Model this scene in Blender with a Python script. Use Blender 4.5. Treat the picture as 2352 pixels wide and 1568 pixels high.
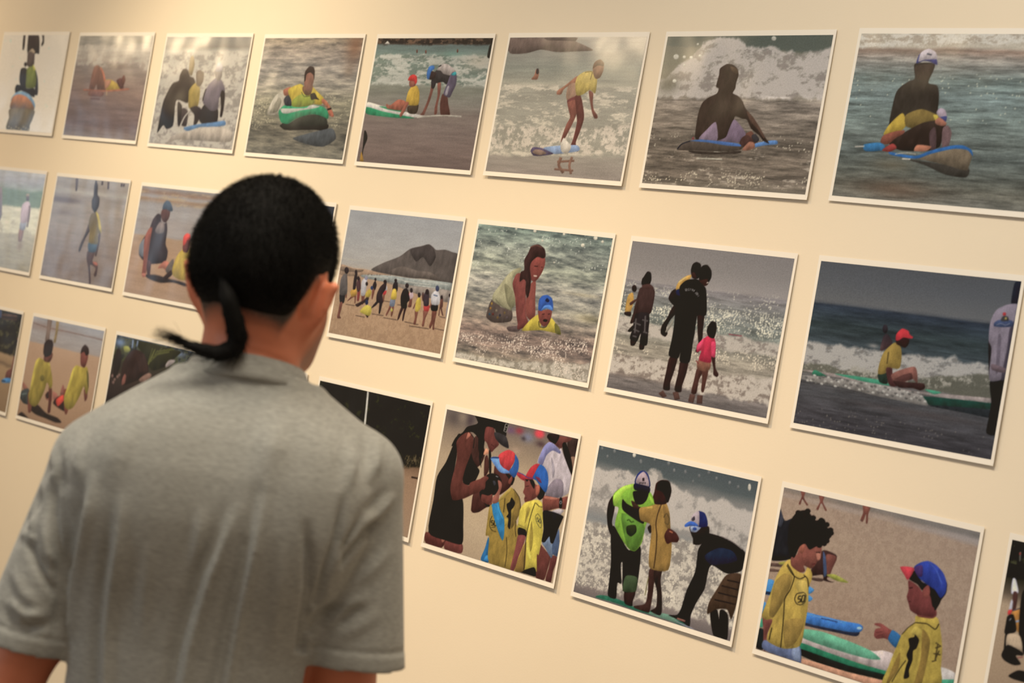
# Gallery wall with three rows of unframed beach photographs and a man seen from behind.
import bpy, bmesh, math, random
import numpy as np
from mathutils import Vector, Matrix

for _o in list(bpy.data.objects):
    bpy.data.objects.remove(_o, do_unlink=True)
scene = bpy.context.scene
COL = scene.collection

# ------------------------------------------------------------------ camera
IMG_W, IMG_H = 2352.0, 1568.0
FPX = 4729.7
CAM_LOC = np.array([0.0, -2.49007, 1.60])
YAW, PITCH, ROLL = 0.884679, -0.00781975, -0.16658762


def cam_axes():
    cy, sy, cp, sp, cr, sr = (math.cos(YAW), math.sin(YAW), math.cos(PITCH), math.sin(PITCH),
                              math.cos(ROLL), math.sin(ROLL))
    Rz = np.array([[cy, -sy, 0], [sy, cy, 0], [0, 0, 1]])
    Rx = np.array([[1, 0, 0], [0, cp, -sp], [0, sp, cp]])
    Ry = np.array([[cr, 0, sr], [0, 1, 0], [-sr, 0, cr]])
    R = Rz @ Rx @ Ry
    return R[:, 0], R[:, 1], R[:, 2]


CR, CF, CU = cam_axes()
cam_data = bpy.data.cameras.new('camera')
cam_data.sensor_width = 36.0
cam_data.lens = FPX / IMG_W * 36.0
cam_data.clip_start = 0.05
cam_data.dof.use_dof = True
cam_data.dof.focus_distance = 3.72
cam_data.dof.aperture_fstop = 6.3
cam = bpy.data.objects.new('camera', cam_data)
COL.objects.link(cam)
_m = Matrix(((CR[0], CU[0], -CF[0], CAM_LOC[0]), (CR[1], CU[1], -CF[1], CAM_LOC[1]),
             (CR[2], CU[2], -CF[2], CAM_LOC[2]), (0, 0, 0, 1)))
cam.matrix_world = _m
scene.camera = cam

# ------------------------------------------------------------------ world, lamps, exposure
scene.view_settings.view_transform = 'Standard'
scene.view_settings.look = 'None'
scene.view_settings.gamma = 1.0
scene.view_settings.use_curve_mapping = False
scene.view_settings.exposure = 0.0
world = bpy.data.worlds.new('room_air')
scene.world = world
world.use_nodes = True
world.node_tree.nodes['Background'].inputs[0].default_value = (1.0, 0.78, 0.57, 1)
world.node_tree.nodes['Background'].inputs[1].default_value = 0.30


def spot(name, loc, target, energy, angle, blend, color, radius=0.045):
    L = bpy.data.lights.new(name, 'SPOT')
    L.energy = energy
    L.spot_size = math.radians(angle)
    L.spot_blend = blend
    L.color = color
    L.shadow_soft_size = radius
    o = bpy.data.objects.new(name, L)
    o.location = loc
    o.rotation_euler = (Vector(target) - Vector(loc)).to_track_quat('-Z', 'Y').to_euler()
    COL.objects.link(o)
    return o


WARM = (1.0, 0.70, 0.38)
# assumed track spots, out of view, a little over a metre off the wall, aimed at the rows of prints
spot('assumed_track_spot', (-6.45, -1.2, 2.85), (-6.1, 0.0, 1.00), 70, 92, 1.0, WARM)
spot('assumed_track_spot', (-6.20, -1.0, 2.85), (-5.65, 0.0, 1.75), 13, 84, 0.6, (1.0, 0.78, 0.50))
spot('assumed_track_spot', (-4.42, -1.2, 2.85), (-4.08, 0.0, 0.95), 106, 98, 1.0, (1.0, 0.79, 0.50))
spot('assumed_track_spot', (-3.00, -1.5, 2.85), (-2.85, 0.0, 0.30), 106, 76, 1.0, WARM)
spot('assumed_track_spot', (-1.85, -1.2, 2.85), (-2.30, 0.0, 0.50), 14, 84, 1.0, WARM)
# point lights added below the spots to put glare on the glossy prints
for _x, _y, _e in ((-6.85, -1.2, 15.0), (-4.25, -1.2, 9.0), (-3.25, -1.2, 3.0)):
    _L = bpy.data.lights.new('glare_point', 'POINT')
    _L.energy = _e; _L.color = (1.0, 0.76, 0.47); _L.shadow_soft_size = 0.06
    _o = bpy.data.objects.new('glare_point', _L)
    _o.location = (_x, _y, 2.50)
    COL.objects.link(_o)
# area fill added overhead to light the man's back, not a known fitting
_L = bpy.data.lights.new('overhead_fill', 'AREA')
_L.shape = 'RECTANGLE'; _L.size = 1.2; _L.size_y = 0.6
_L.energy = 47; _L.color = (1.0, 0.91, 0.74)
_o = bpy.data.objects.new('overhead_fill', _L)
_o.location = (-1.62, -1.66, 3.25)
COL.objects.link(_o)
_L = bpy.data.lights.new('overhead_fill', 'AREA')  # second added fill, farther behind the man
_L.shape = 'RECTANGLE'; _L.size = 1.2; _L.size_y = 0.6
_L.energy = 9; _L.color = (1.0, 0.93, 0.84)
_o = bpy.data.objects.new('overhead_fill', _L)
_o.location = (-0.3, -2.4, 3.25)
COL.objects.link(_o)
# cool fill added behind left of the man to bring out shirt folds
_L = bpy.data.lights.new('cool_fold_fill', 'AREA')
_L.shape = 'RECTANGLE'; _L.size = 0.8; _L.size_y = 1.2
_L.energy = 19; _L.color = (0.78, 0.92, 1.0)
_o = bpy.data.objects.new('cool_fold_fill', _L)
_o.location = (-3.3, -4.6, 2.1)
_o.rotation_euler = (Vector((-2.0, -1.2, 1.3)) - Vector(_o.location)).to_track_quat('-Z', 'Y').to_euler()
COL.objects.link(_o)
# assumed unseen cool light, no doorway built, for bluish sheen on left prints
_L = bpy.data.lights.new('assumed_cool_light', 'AREA')
_L.shape = 'RECTANGLE'; _L.size = 0.45; _L.size_y = 0.8
_L.energy = 4; _L.color = (0.60, 0.80, 1.0)
_o = bpy.data.objects.new('assumed_cool_light', _L)
_o.location = (-9.7, -2.2, 1.85)
_o.rotation_euler = (Vector((-3.0, -1.0, 1.4)) - Vector(_o.location)).to_track_quat('-Z', 'Y').to_euler()
COL.objects.link(_o)


# ------------------------------------------------------------------ materials
def new_mat(name):
    m = bpy.data.materials.new(name)
    m.use_nodes = True
    nt = m.node_tree
    b = nt.nodes['Principled BSDF']
    return m, nt, b


def N(nt, kind, **kw):
    n = nt.nodes.new(kind)
    for k, v in kw.items():
        setattr(n, k, v)
    return n


def noise_bump(nt, b, scale, strength, dist, detail=2.0, coord='Object'):
    tc = N(nt, 'ShaderNodeTexCoord')
    nz = N(nt, 'ShaderNodeTexNoise')
    nz.inputs['Scale'].default_value = scale
    nz.inputs['Detail'].default_value = detail
    bp = N(nt, 'ShaderNodeBump')
    bp.inputs['Strength'].default_value = strength
    bp.inputs['Distance'].default_value = dist
    nt.links.new(tc.outputs[coord], nz.inputs['Vector'])
    nt.links.new(nz.outputs['Fac'], bp.inputs['Height'])
    nt.links.new(bp.outputs['Normal'], b.inputs['Normal'])
    return nz, bp


def mat_plain(name, col, rough=0.6, spec=0.4, bump=None):
    m, nt, b = new_mat(name)
    b.inputs['Base Color'].default_value = (*col, 1)
    b.inputs['Roughness'].default_value = rough
    b.inputs['Specular IOR Level'].default_value = spec
    if bump:
        noise_bump(nt, b, *bump)
    return m


def mat_wall():
    m, nt, b = new_mat('wall_paint')
    tc = N(nt, 'ShaderNodeTexCoord')
    nz = N(nt, 'ShaderNodeTexNoise'); nz.inputs['Scale'].default_value = 1.7; nz.inputs['Detail'].default_value = 4
    cr = N(nt, 'ShaderNodeValToRGB')
    cr.color_ramp.elements[0].position = 0.3; cr.color_ramp.elements[0].color = (0.80, 0.72, 0.60, 1)
    cr.color_ramp.elements[1].position = 0.7; cr.color_ramp.elements[1].color = (0.84, 0.76, 0.64, 1)
    nt.links.new(tc.outputs['Object'], nz.inputs['Vector'])
    nt.links.new(nz.outputs['Fac'], cr.inputs['Fac'])
    nt.links.new(cr.outputs['Color'], b.inputs['Base Color'])
    n2 = N(nt, 'ShaderNodeTexNoise'); n2.inputs['Scale'].default_value = 260; n2.inputs['Detail'].default_value = 3
    bp = N(nt, 'ShaderNodeBump'); bp.inputs['Strength'].default_value = 0.10; bp.inputs['Distance'].default_value = 0.0012
    nt.links.new(tc.outputs['Object'], n2.inputs['Vector'])
    nt.links.new(n2.outputs['Fac'], bp.inputs['Height'])
    nt.links.new(bp.outputs['Normal'], b.inputs['Normal'])
    b.inputs['Roughness'].default_value = 0.62
    b.inputs['Specular IOR Level'].default_value = 0.25
    return m


def paper_wave(nt, b, strength):
    """Gentle cockling of a hanging photographic sheet."""
    tc = N(nt, 'ShaderNodeTexCoord')
    nz = N(nt, 'ShaderNodeTexNoise')
    nz.inputs['Scale'].default_value = 9.0
    nz.inputs['Detail'].default_value = 1.0
    bp = N(nt, 'ShaderNodeBump')
    bp.inputs['Strength'].default_value = strength
    bp.inputs['Distance'].default_value = 0.004
    g = N(nt, 'ShaderNodeNewGeometry')
    nt.links.new(g.outputs['Position'], nz.inputs['Vector'])
    nt.links.new(nz.outputs['Fac'], bp.inputs['Height'])
    nt.links.new(bp.outputs['Normal'], b.inputs['Normal'])


def mat_paper():
    m, nt, b = new_mat('photo_paper_white')
    b.inputs['Base Color'].default_value = (0.86, 0.835, 0.80, 1)
    b.inputs['Roughness'].default_value = 0.38
    b.inputs['Specular IOR Level'].default_value = 0.4
    return m


def mat_picture():
    m, nt, b = new_mat('photo_print_ink')
    at = N(nt, 'ShaderNodeAttribute', attribute_name='ink')
    tc = N(nt, 'ShaderNodeTexCoord')
    nz = N(nt, 'ShaderNodeTexNoise'); nz.inputs['Scale'].default_value = 420; nz.inputs['Detail'].default_value = 2
    mr = N(nt, 'ShaderNodeMapRange')
    mr.inputs['From Min'].default_value = 0.25; mr.inputs['From Max'].default_value = 0.75
    mr.inputs['To Min'].default_value = 0.88; mr.inputs['To Max'].default_value = 1.12
    mx = N(nt, 'ShaderNodeMix', data_type='RGBA', blend_type='MULTIPLY')
    mx.inputs['Factor'].default_value = 1.0
    nt.links.new(tc.outputs['Object'], nz.inputs['Vector'])
    nt.links.new(nz.outputs['Fac'], mr.inputs['Value'])
    nt.links.new(at.outputs['Color'], mx.inputs['A'])
    nt.links.new(mr.outputs['Result'], mx.inputs['B'])
    nt.links.new(mx.outputs['Result'], b.inputs['Base Color'])
    b.inputs['Roughness'].default_value = 0.215
    b.inputs['Specular IOR Level'].default_value = 0.45
    paper_wave(nt, b, 1.0)
    return m


MAT_WALL = mat_wall()
MAT_PAPER = mat_paper()
MAT_INK = mat_picture()


# ------------------------------------------------------------------ object helpers
def link(name, mesh, mat, parent=None):
    o = bpy.data.objects.new(name, mesh)
    if mat is not None:
        mesh.materials.append(mat)
    COL.objects.link(o)
    if parent is not None:
        o.parent = parent
    return o


def mesh_from(verts, faces, name='m', smooth=False):
    me = bpy.data.meshes.new(name)
    me.from_pydata([tuple(v) for v in verts], [], [tuple(f) for f in faces])
    if smooth:
        me.polygons.foreach_set('use_smooth', [True] * len(me.polygons))
    me.update()
    return me


def quads_mesh(V, Q, name='m', smooth=True):
    """V (n,3) float, Q (m,4) int -> mesh, fast path."""
    me = bpy.data.meshes.new(name)
    n, q = len(V), len(Q)
    me.vertices.add(n)
    me.vertices.foreach_set('co', np.ascontiguousarray(V, dtype=np.float32).ravel())
    me.loops.add(q * 4)
    me.loops.foreach_set('vertex_index', np.ascontiguousarray(Q, dtype=np.int32).ravel())
    me.polygons.add(q)
    me.polygons.foreach_set('loop_start', np.arange(0, q * 4, 4, dtype=np.int32))
    me.update(calc_edges=True)
    me.polygons.foreach_set('use_smooth', np.full(q, smooth, dtype=bool))
    me.validate()
    return me


def box_mesh(x0, x1, y0, y1, z0, z1):
    v = [(x, y, z) for x in (x0, x1) for y in (y0, y1) for z in (z0, z1)]
    f = [(0, 1, 3, 2), (4, 6, 7, 5), (0, 4, 5, 1), (2, 3, 7, 6), (0, 2, 6, 4), (1, 5, 7, 3)]
    return mesh_from(v, f)


def empty(name, loc=(0, 0, 0)):
    o = bpy.data.objects.new(name, None)
    o.empty_display_size = 0.1
    o.location = loc
    COL.objects.link(o)
    return o


def tag(o, label, cat, group=None):
    o['label'] = label
    o['category'] = cat
    if group:
        o['group'] = group


# ------------------------------------------------------------------ the setting
def structure(name, me, mat):
    o = link(name, me, mat)
    o['kind'] = 'structure'
    return o


structure('wall_back', box_mesh(-10.0, 2.0, 0.0, 0.12, 0.0, 3.3), MAT_WALL)
structure('floor', box_mesh(-10.0, 2.0, -5.5, 0.12, -0.1, 0.0),
          mat_plain('floor_screed', (0.30, 0.26, 0.22), 0.45, 0.4, (40, 0.2, 0.002)))
structure('ceiling', box_mesh(-10.0, 2.0, -5.5, 0.12, 3.3, 3.4),
          mat_plain('ceiling_paint', (0.72, 0.70, 0.66), 0.8, 0.2, (80, 0.2, 0.001)))


# ------------------------------------------------------------------ photographic prints
PW, PH = 0.400, 0.26667            # printed picture area
BX, BT, BB = 0.0062, 0.0092, 0.0088  # white borders
CROPS = dict(A=(0, 40, 3.92), B=(560, 40, 3.92), C=(1100, 40, 3.92), D=(1450, 40, 3.92), E=(1852, 40, 3.136),
             F=(0, 360, 3.92), G=(0, 680, 4.704), H=(720, 440, 3.7325), I=(1020, 480, 3.7333),
             J=(1380, 520, 3.2667), K=(1800, 560, 2.904), L=(720, 840, 2.8), M=(1300, 1000, 3.1354),
             N=(1700, 1080, 3.213), O=(2200, 1150, 3.75), Q=(1080, 940, 6.272), R=(1080, 1120, 6.816),
             V=(980, 940, 4.48), X=(1540, 600, 13.067), U=(1800, 1330, 5.88))


def lin(c):
    c = np.asarray(c, float) / 255.0
    return np.where(c <= 0.04045, c / 12.92, ((c + 0.055) / 1.055) ** 2.4)


PAPER_ALB = np.array([0.86, 0.835, 0.80])
WHITE_SEEN = lin((250, 226, 192))
LIFT = np.array([0.016, 0.013, 0.011])      # sheen of the paper that the deepest blacks show


def smooth_noise(U, V, fx, fy, rng, octaves=3, gain=0.55):
    out = np.zeros_like(U); amp = 1.0; tot = 0.0
    for o in range(octaves):
        gx, gy = int(fx * 2 ** o) + 3, int(fy * 2 ** o) + 3
        L = rng.random((gy, gx))
        x = U * (gx - 2.001); y = V * (gy - 2.001)
        x = np.clip(x, 0, gx - 1.001); y = np.clip(y, 0, gy - 1.001)
        i = x.astype(int); j = y.astype(int); fxx = x - i; fyy = y - j
        fxx = fxx * fxx * (3 - 2 * fxx); fyy = fyy * fyy * (3 - 2 * fyy)
        n = (L[j, i] * (1 - fxx) * (1 - fyy) + L[j, i + 1] * fxx * (1 - fyy)
             + L[j + 1, i] * (1 - fxx) * fyy + L[j + 1, i + 1] * fxx * fyy)
        out += amp * n; tot += amp; amp *= gain
    return out / tot


def spline(pts, closed=True, sub=4):
    p = np.asarray(pts, float); n = len(p)
    if n < 3:
        return p
    out = []
    rng_ = range(n) if closed else range(n - 1)
    for i in rng_:
        if closed:
            a, b, c, d = p[(i - 1) % n], p[i], p[(i + 1) % n], p[(i + 2) % n]
        else:
            a, b, c, d = p[max(i - 1, 0)], p[i], p[i + 1], p[min(i + 2, n - 1)]
        for s in range(sub):
            t = s / sub
            # softened Catmull-Rom (tension 0.38)
            m1, m2 = 0.38 * (c - a), 0.38 * (d - b)
            t2, t3 = t * t, t * t * t
            out.append((2 * t3 - 3 * t2 + 1) * b + (t3 - 2 * t2 + t) * m1 + (-2 * t3 + 3 * t2) * c + (t3 - t2) * m2)
    if not closed:
        out.append(p[-1])
    return np.array(out)


def parse(s):
    if isinstance(s, str):
        return [tuple(float(q) for q in w.split(',')) for w in s.split()]
    return s


PRINTS = []


class Print:
    """One unframed photograph: paper sheet plus its printed picture."""

    def __init__(self, x, z, rot, lift, side, light, res=(180, 120), seed=1):
        self.rng = np.random.default_rng(seed)
        self.light = light
        # local frame: ex right, ez up along the sheet, en outwards (towards the room)
        a = math.radians(rot)
        ex = np.array([math.cos(a), 0, math.sin(a)]); ez = np.array([-math.sin(a), 0, math.cos(a)])
        H = PH + BT + BB; Wd = PW + 2 * BX
        ex = ex + np.array([0, -side / Wd, 0]); ex /= np.linalg.norm(ex)
        ez = ez + np.array([0, lift / H, 0]); ez -= ex * (ex @ ez); ez /= np.linalg.norm(ez)
        en = np.cross(ex, ez); en /= np.linalg.norm(en)      # points to -y
        self.ex, self.ez, self.en = ex, ez, en
        self.c = np.array([x, -(0.0012 + (lift + side) / 2), z + 1.60])
        nu, nv = res
        self.nu, self.nv = nu, nv
        u = np.linspace(0, 1, nu + 1); v = np.linspace(0, 1, nv + 1)
        self.U, self.V = np.meshgrid(u, v)
        self.img = np.zeros(self.U.shape + (3,)) + 128.0
        self.polys = []
        self.cr = None

    # --- coordinates
    def crop(self, k):
        self.cr = CROPS[k]

    def uv(self, pts):
        x0, y0, s = self.cr
        p = np.asarray(pts, float)
        px, py = x0 + p[:, 0] / s, y0 + p[:, 1] / s
        d = CF[None] + CR[None] * ((px - IMG_W / 2) / FPX)[:, None] - CU[None] * ((py - IMG_H / 2) / FPX)[:, None]
        t = ((self.c - CAM_LOC) @ self.en) / (d @ self.en)
        w = CAM_LOC[None] + d * t[:, None] - self.c[None]
        return np.stack([(w @ self.ex) / PW + 0.5, 0.5 - (w @ self.ez) / PH], -1)

    # --- background painting (soft, on the vertex grid)
    def stops(self, lst, warp=0.0, wf=(5, 3)):
        vs = self.uv([(x, y) for x, y, _ in lst])[:, 1]
        cs = np.array([c for _, _, c in lst], float)
        o = np.argsort(vs)
        Vw = self.V + (smooth_noise(self.U, self.V, *wf, self.rng) - 0.5) * warp
        for k in range(3):
            self.img[..., k] = np.interp(Vw, vs[o], cs[o, k])

    def _edge(self, line):
        p = self.uv(parse(line)); o = np.argsort(p[:, 0])
        return np.interp(self.U, p[o, 0], p[o, 1])

    def mask(self, top, bot, rag=0.0, rf=18, soft=0.012):
        a = self._edge(top); b = self._edge(bot)
        n = (smooth_noise(self.U, self.V, rf, rf * 0.6, self.rng, 4, 0.6) - 0.5) * rag * 2
        m = np.clip((self.V - a + n) / soft + 0.5, 0, 1) * np.clip((b - self.V + n) / soft + 0.5, 0, 1)
        return m

    def mixin(self, m, col):
        col = np.asarray(col, float)
        self.img = self.img * (1 - m[..., None]) + col * m[..., None]

    def band(self, top, bot, col, a=1.0, rag=0.0, rf=18, soft=0.012):
        self.mixin(self.mask(top, bot, rag, rf, soft) * a, col)

    def foam(self, top, bot, light, dark=None, dens=0.5, fx=26, fy=16, rag=0.02, soft=0.02, a=1.0, sharp=7):
        m = self.mask(top, bot, rag, 22, soft)
        n = smooth_noise(self.U, self.V, fx, fy, self.rng, 5, 0.74)
        f = np.clip((n - (1 - dens)) * sharp + 0.5, 0, 1)
        if dark is not None:
            self.mixin(m * (1 - f) * a, dark)
        self.mixin(m * f * a, light)

    def streak(self, amt, fx=4, fy=40, top=None, bot=None, tint=(1, 1, 1), octaves=5):
        n = (smooth_noise(self.U, self.V, fx, fy, self.rng, octaves, 0.72) - 0.5) * 1.25
        if top is not None:
            n = n * self.mask(top, bot, 0.01, 10, 0.04)
        self.img = self.img * (1 + 2 * amt * n[..., None] * np.asarray(tint, float))

    def spark(self, top, bot, col, dens=0.1, fx=150, fy=90, a=1.0):
        m = self.mask(top, bot, 0.03, 9, 0.05)
        big = np.clip(smooth_noise(self.U, self.V, 9, 12, self.rng, 3) * 3.4 - 1.35, 0, 1)
        d = (self.rng.random(self.U.shape) < dens * 0.30 * big).astype(float)
        d = d + 0.55 * (np.roll(d, 1, 1) + np.roll(d, -1, 1)) + 0.40 * (np.roll(d, 1, 0) + np.roll(d, -1, 0))
        self.mixin(m * np.clip(d, 0, 1) * a, col)

    def blot(self, x, y, rx, ry, col, a=1.0, p=1.0):
        (u0, v0), (u1, v1) = self.uv([(x, y), (x + rx, y + ry)])
        ru, rv = max(abs(u1 - u0), 1e-3), max(abs(v1 - v0), 1e-3)
        d = ((self.U - u0) / ru) ** 2 + ((self.V - v0) / rv) ** 2
        self.mixin(a * np.exp(-d ** p), col)

    # --- crisp printed shapes
    def poly(self, col, pts, smooth=True, col2=None, raw=False):
        p = np.array(parse(pts), float)
        if smooth:
            p = spline(p)
        q = self.uv(p)
        q = np.clip(q, 0.0, 1.0)
        self.polys.append((np.asarray(col, float), None if col2 is None else np.asarray(col2, float), q))
        self.lay(*self.polys[-1])

    def lay(self, c, c2, q):
        """Print one outline into the picture, softly edged and lightly modelled."""
        nu, nv = self.nu, self.nv
        x, y = q[:, 0] * nu, q[:, 1] * nv
        pad = 7
        i0, i1 = max(int(x.min()) - pad, 0), min(int(x.max()) + pad + 2, nu + 1)
        j0, j1 = max(int(y.min()) - pad, 0), min(int(y.max()) + pad + 2, nv + 1)
        w, h = i1 - i0, j1 - j0
        if w < 2 or h < 2:
            return
        SUB = 4
        cov = np.zeros((h * SUB, w + 1))
        xa, ya, xb, yb = x, y, np.roll(x, -1), np.roll(y, -1)
        up = np.where(yb > ya, 1, -1)
        lo, hi = np.minimum(ya, yb), np.maximum(ya, yb)
        r0 = max(int((y.min() - j0) * SUB), 0); r1 = min(int((y.max() - j0) * SUB) + 2, h * SUB)
        for r in range(r0, r1):
            yy = j0 - 0.5 + (r + 0.5) / SUB
            k = np.nonzero((lo <= yy) & (hi > yy))[0]
            if len(k) < 2:
                continue
            xs = xa[k] + (yy - ya[k]) * (xb[k] - xa[k]) / (yb[k] - ya[k])
            o = np.argsort(xs); xs = xs[o] - i0 + 0.5; ws = np.cumsum(up[k][o])
            for n in range(len(xs) - 1):
                if ws[n] != 0:
                    s, e = max(xs[n], 0.0), min(xs[n + 1], w - 1e-6)
                    if e <= s:
                        continue
                    a, b = int(s), int(e)
                    if a == b:
                        cov[r, a] += e - s
                    else:
                        cov[r, a] += a + 1 - s; cov[r, b] += e - b
                        cov[r, a + 1:b] += 1
        m = np.clip(cov[:, :w].reshape(h, SUB, w).mean(1), 0, 1)
        soft = m.copy()
        rad = int(np.clip(0.22 * math.sqrt(m.sum()), 1, 6))
        for _ in range(2):
            for ax in (0, 1):
                acc = np.zeros_like(soft)
                for d in range(-rad, rad + 1):
                    acc += np.roll(soft, d, ax)
                soft = acc / (2 * rad + 1)
        gy, gx = np.gradient(soft)
        emb = np.clip((gx * 0.35 + gy) * rad * 1.1, -0.6, 0.6)      # lit from above
        U, V = self.U[j0:j1, i0:i1], self.V[j0:j1, i0:i1]
        ang = self.rng.uniform(0, math.pi)
        nz = smooth_noise(np.clip((U - U.min()) / (np.ptp(U) + 1e-9), 0, 1), np.clip((V - V.min()) / (np.ptp(V) + 1e-9), 0, 1),
                          max(2, w // 8), max(2, h // 14), self.rng, 3, 0.6) - 0.5
        shade = 0.83 + 0.15 * soft + 0.36 * emb + 0.36 * nz
        col = c[None, None] * np.ones((h, w, 1))
        if c2 is not None:
            t = np.clip((V - q[:, 1].min()) / max(float(np.ptp(q[:, 1])), 1e-6), 0, 1)[..., None]
            col = c * (1 - t) + c2 * t
        sub = self.img[j0:j1, i0:i1]
        self.img[j0:j1, i0:i1] = sub * (1 - m[..., None]) + np.clip(col * shade[..., None], 0, 250) * m[..., None]

    def ell(self, col, cx, cy, rx, ry, rot=0, n=14):
        t = np.linspace(0, 2 * math.pi, n, endpoint=False); a = math.radians(rot)
        x, y = rx * np.cos(t), ry * np.sin(t)
        self.poly(col, np.stack([cx + x * math.cos(a) - y * math.sin(a), cy + x * math.sin(a) + y * math.cos(a)], -1), False)

    def line(self, col, pts, w, smooth=True, w2=None):
        p = np.array(parse(pts), float)
        if smooth and len(p) > 2:
            p = spline(p, closed=False)
        elif len(p) > 2:
            for a, b in zip(p[:-1], p[1:]):
                self.line(col, [a, b], w, False)
            return
        n = len(p)
        ws = np.linspace(w, w if w2 is None else w2, n) / 2
        d = np.gradient(p, axis=0); d /= np.linalg.norm(d, axis=1)[:, None] + 1e-9
        nn = np.stack([-d[:, 1], d[:, 0]], -1)
        self.poly(col, np.concatenate([p + nn * ws[:, None], (p - nn * ws[:, None])[::-1]]), False)

    def strokes(self, col, text, base, adv, up, w):
        """Tiny stroke lettering; base = start point, adv / up = per-letter advance and letter-height vectors."""
        base = np.array(base, float); adv = np.array(adv, float); up = np.array(up, float)
        for i, ch in enumerate(text):
            for s in STROKES.get(ch, []):
                self.line(col, [base + adv * (i + 0.72 * a) + up * b for a, b in s], w, smooth=False)

    # --- build
    def build(self, label):
        root = empty('photo_print', self.c)
        PRINTS.append(self)
        root['label'] = label; root['category'] = 'photograph'
        ex, ez, en = self.ex, self.ez, self.en

        def P(a, b, h):
            return ex * a + ez * b + en * h
        # paper: thin sheet, edges very slightly curled outwards
        hw, top, bot = PW / 2 + BX, PH / 2 + BT, -PH / 2 - BB
        xs = [-hw, -hw + BX * 0.8] + list(np.linspace(-hw + 0.02, hw - 0.02, 9)) + [hw - BX * 0.8, hw]
        zs = [bot, bot + BB * 0.8] + list(np.linspace(bot + 0.02, top - 0.02, 7)) + [top - BT * 0.8, top]
        V = []; F = []
        nx, nz = len(xs), len(zs)
        for side_h in (0.0, -0.0004):
            for b in zs:
                for a in xs:
                    e = 0.0
                    if a > hw - 1e-6:
                        e += 0.0006
                    if b < bot + 1e-6:
                        e += 0.0005
                    V.append(P(a, b, side_h + e))
        n0 = nx * nz
        for j in range(nz - 1):
            for i in range(nx - 1):
                q = [j * nx + i, j * nx + i + 1, (j + 1) * nx + i + 1, (j + 1) * nx + i]
                F.append(q); F.append([n0 + k for k in q[::-1]])
        for i in range(nx - 1):
            F.append([i, n0 + i, n0 + i + 1, i + 1])
            k = (nz - 1) * nx
            F.append([k + i + 1, n0 + k + i + 1, n0 + k + i, k + i])
        for j in range(nz - 1):
            F.append([(j + 1) * nx, n0 + (j + 1) * nx, n0 + j * nx, j * nx])
            k = nx - 1
            F.append([j * nx + k, n0 + j * nx + k, n0 + (j + 1) * nx + k, (j + 1) * nx + k])
        link('paper', mesh_from(V, F), MAT_PAPER, root)
        # picture: ink on a fine grid; a touch of lens softness first
        im = self.img
        pd = np.pad(im, ((1, 1), (1, 1), (0, 0)), 'edge')
        self.img = im * 0.60 + 0.10 * (pd[2:, 1:-1] + pd[:-2, 1:-1] + pd[1:-1, 2:] + pd[1:-1, :-2])
        scale = PAPER_ALB / (WHITE_SEEN * np.asarray(self.light))

        def ink(c):
            v = lin(np.clip(c, 2, 255))
            lum = (v @ np.array([0.30, 0.55, 0.15]))[..., None]
            v = lum + (v - lum) * 0.90
            return np.clip((v - LIFT * np.exp(-lum / 0.05)) * scale, 0.0035, 0.86)
        nu, nv = self.nu, self.nv
        U, Vv = self.U.ravel(), self.V.ravel()
        verts = (ex[None] * ((U - 0.5) * PW)[:, None] + ez[None] * ((0.5 - Vv) * PH)[:, None] + en[None] * 0.00025)
        cols = ink(self.img.reshape(-1, 3))
        idx = np.arange((nu + 1) * (nv + 1)).reshape(nv + 1, nu + 1)
        Q = np.stack([idx[1:, :-1], idx[1:, 1:], idx[:-1, 1:], idx[:-1, :-1]], -1).reshape(-1, 4)
        me = quads_mesh(verts, Q, 'picture', False)
        at = me.color_attributes.new('ink', 'FLOAT_COLOR', 'POINT')
        at.data.foreach_set('color', np.concatenate([cols, np.ones((len(cols), 1))], 1).astype(np.float32).ravel())
        link('picture', me, MAT_INK, root)
        return root


STROKES = {
    'S': [[(1, .95), (0, .95), (0, .5), (1, .5), (1, .05), (0, .05)]],
    'O': [[(0, 0), (0, 1), (1, 1), (1, 0), (0, 0)]],
    'E': [[(1, 1), (0, 1), (0, 0), (1, 0)], [(0, .5), (.8, .5)]],
    'L': [[(0, 1), (0, 0), (1, 0)]],
    'T': [[(0, 1), (1, 1)], [(.5, 1), (.5, 0)]],
    'I': [[(.5, 1), (.5, 0)]],
    'V': [[(0, 1), (.5, 0), (1, 1)]],
    'A': [[(0, 0), (.5, 1), (1, 0)], [(.25, .4), (.75, .4)]],
    '2': [[(0, 1), (1, 1), (1, .5), (0, .5), (0, 0), (1, 0)]],
    '0': [[(0, 0), (0, 1), (1, 1), (1, 0), (0, 0)]],
    '1': [[(.5, 1), (.5, 0)]],
}


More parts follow.
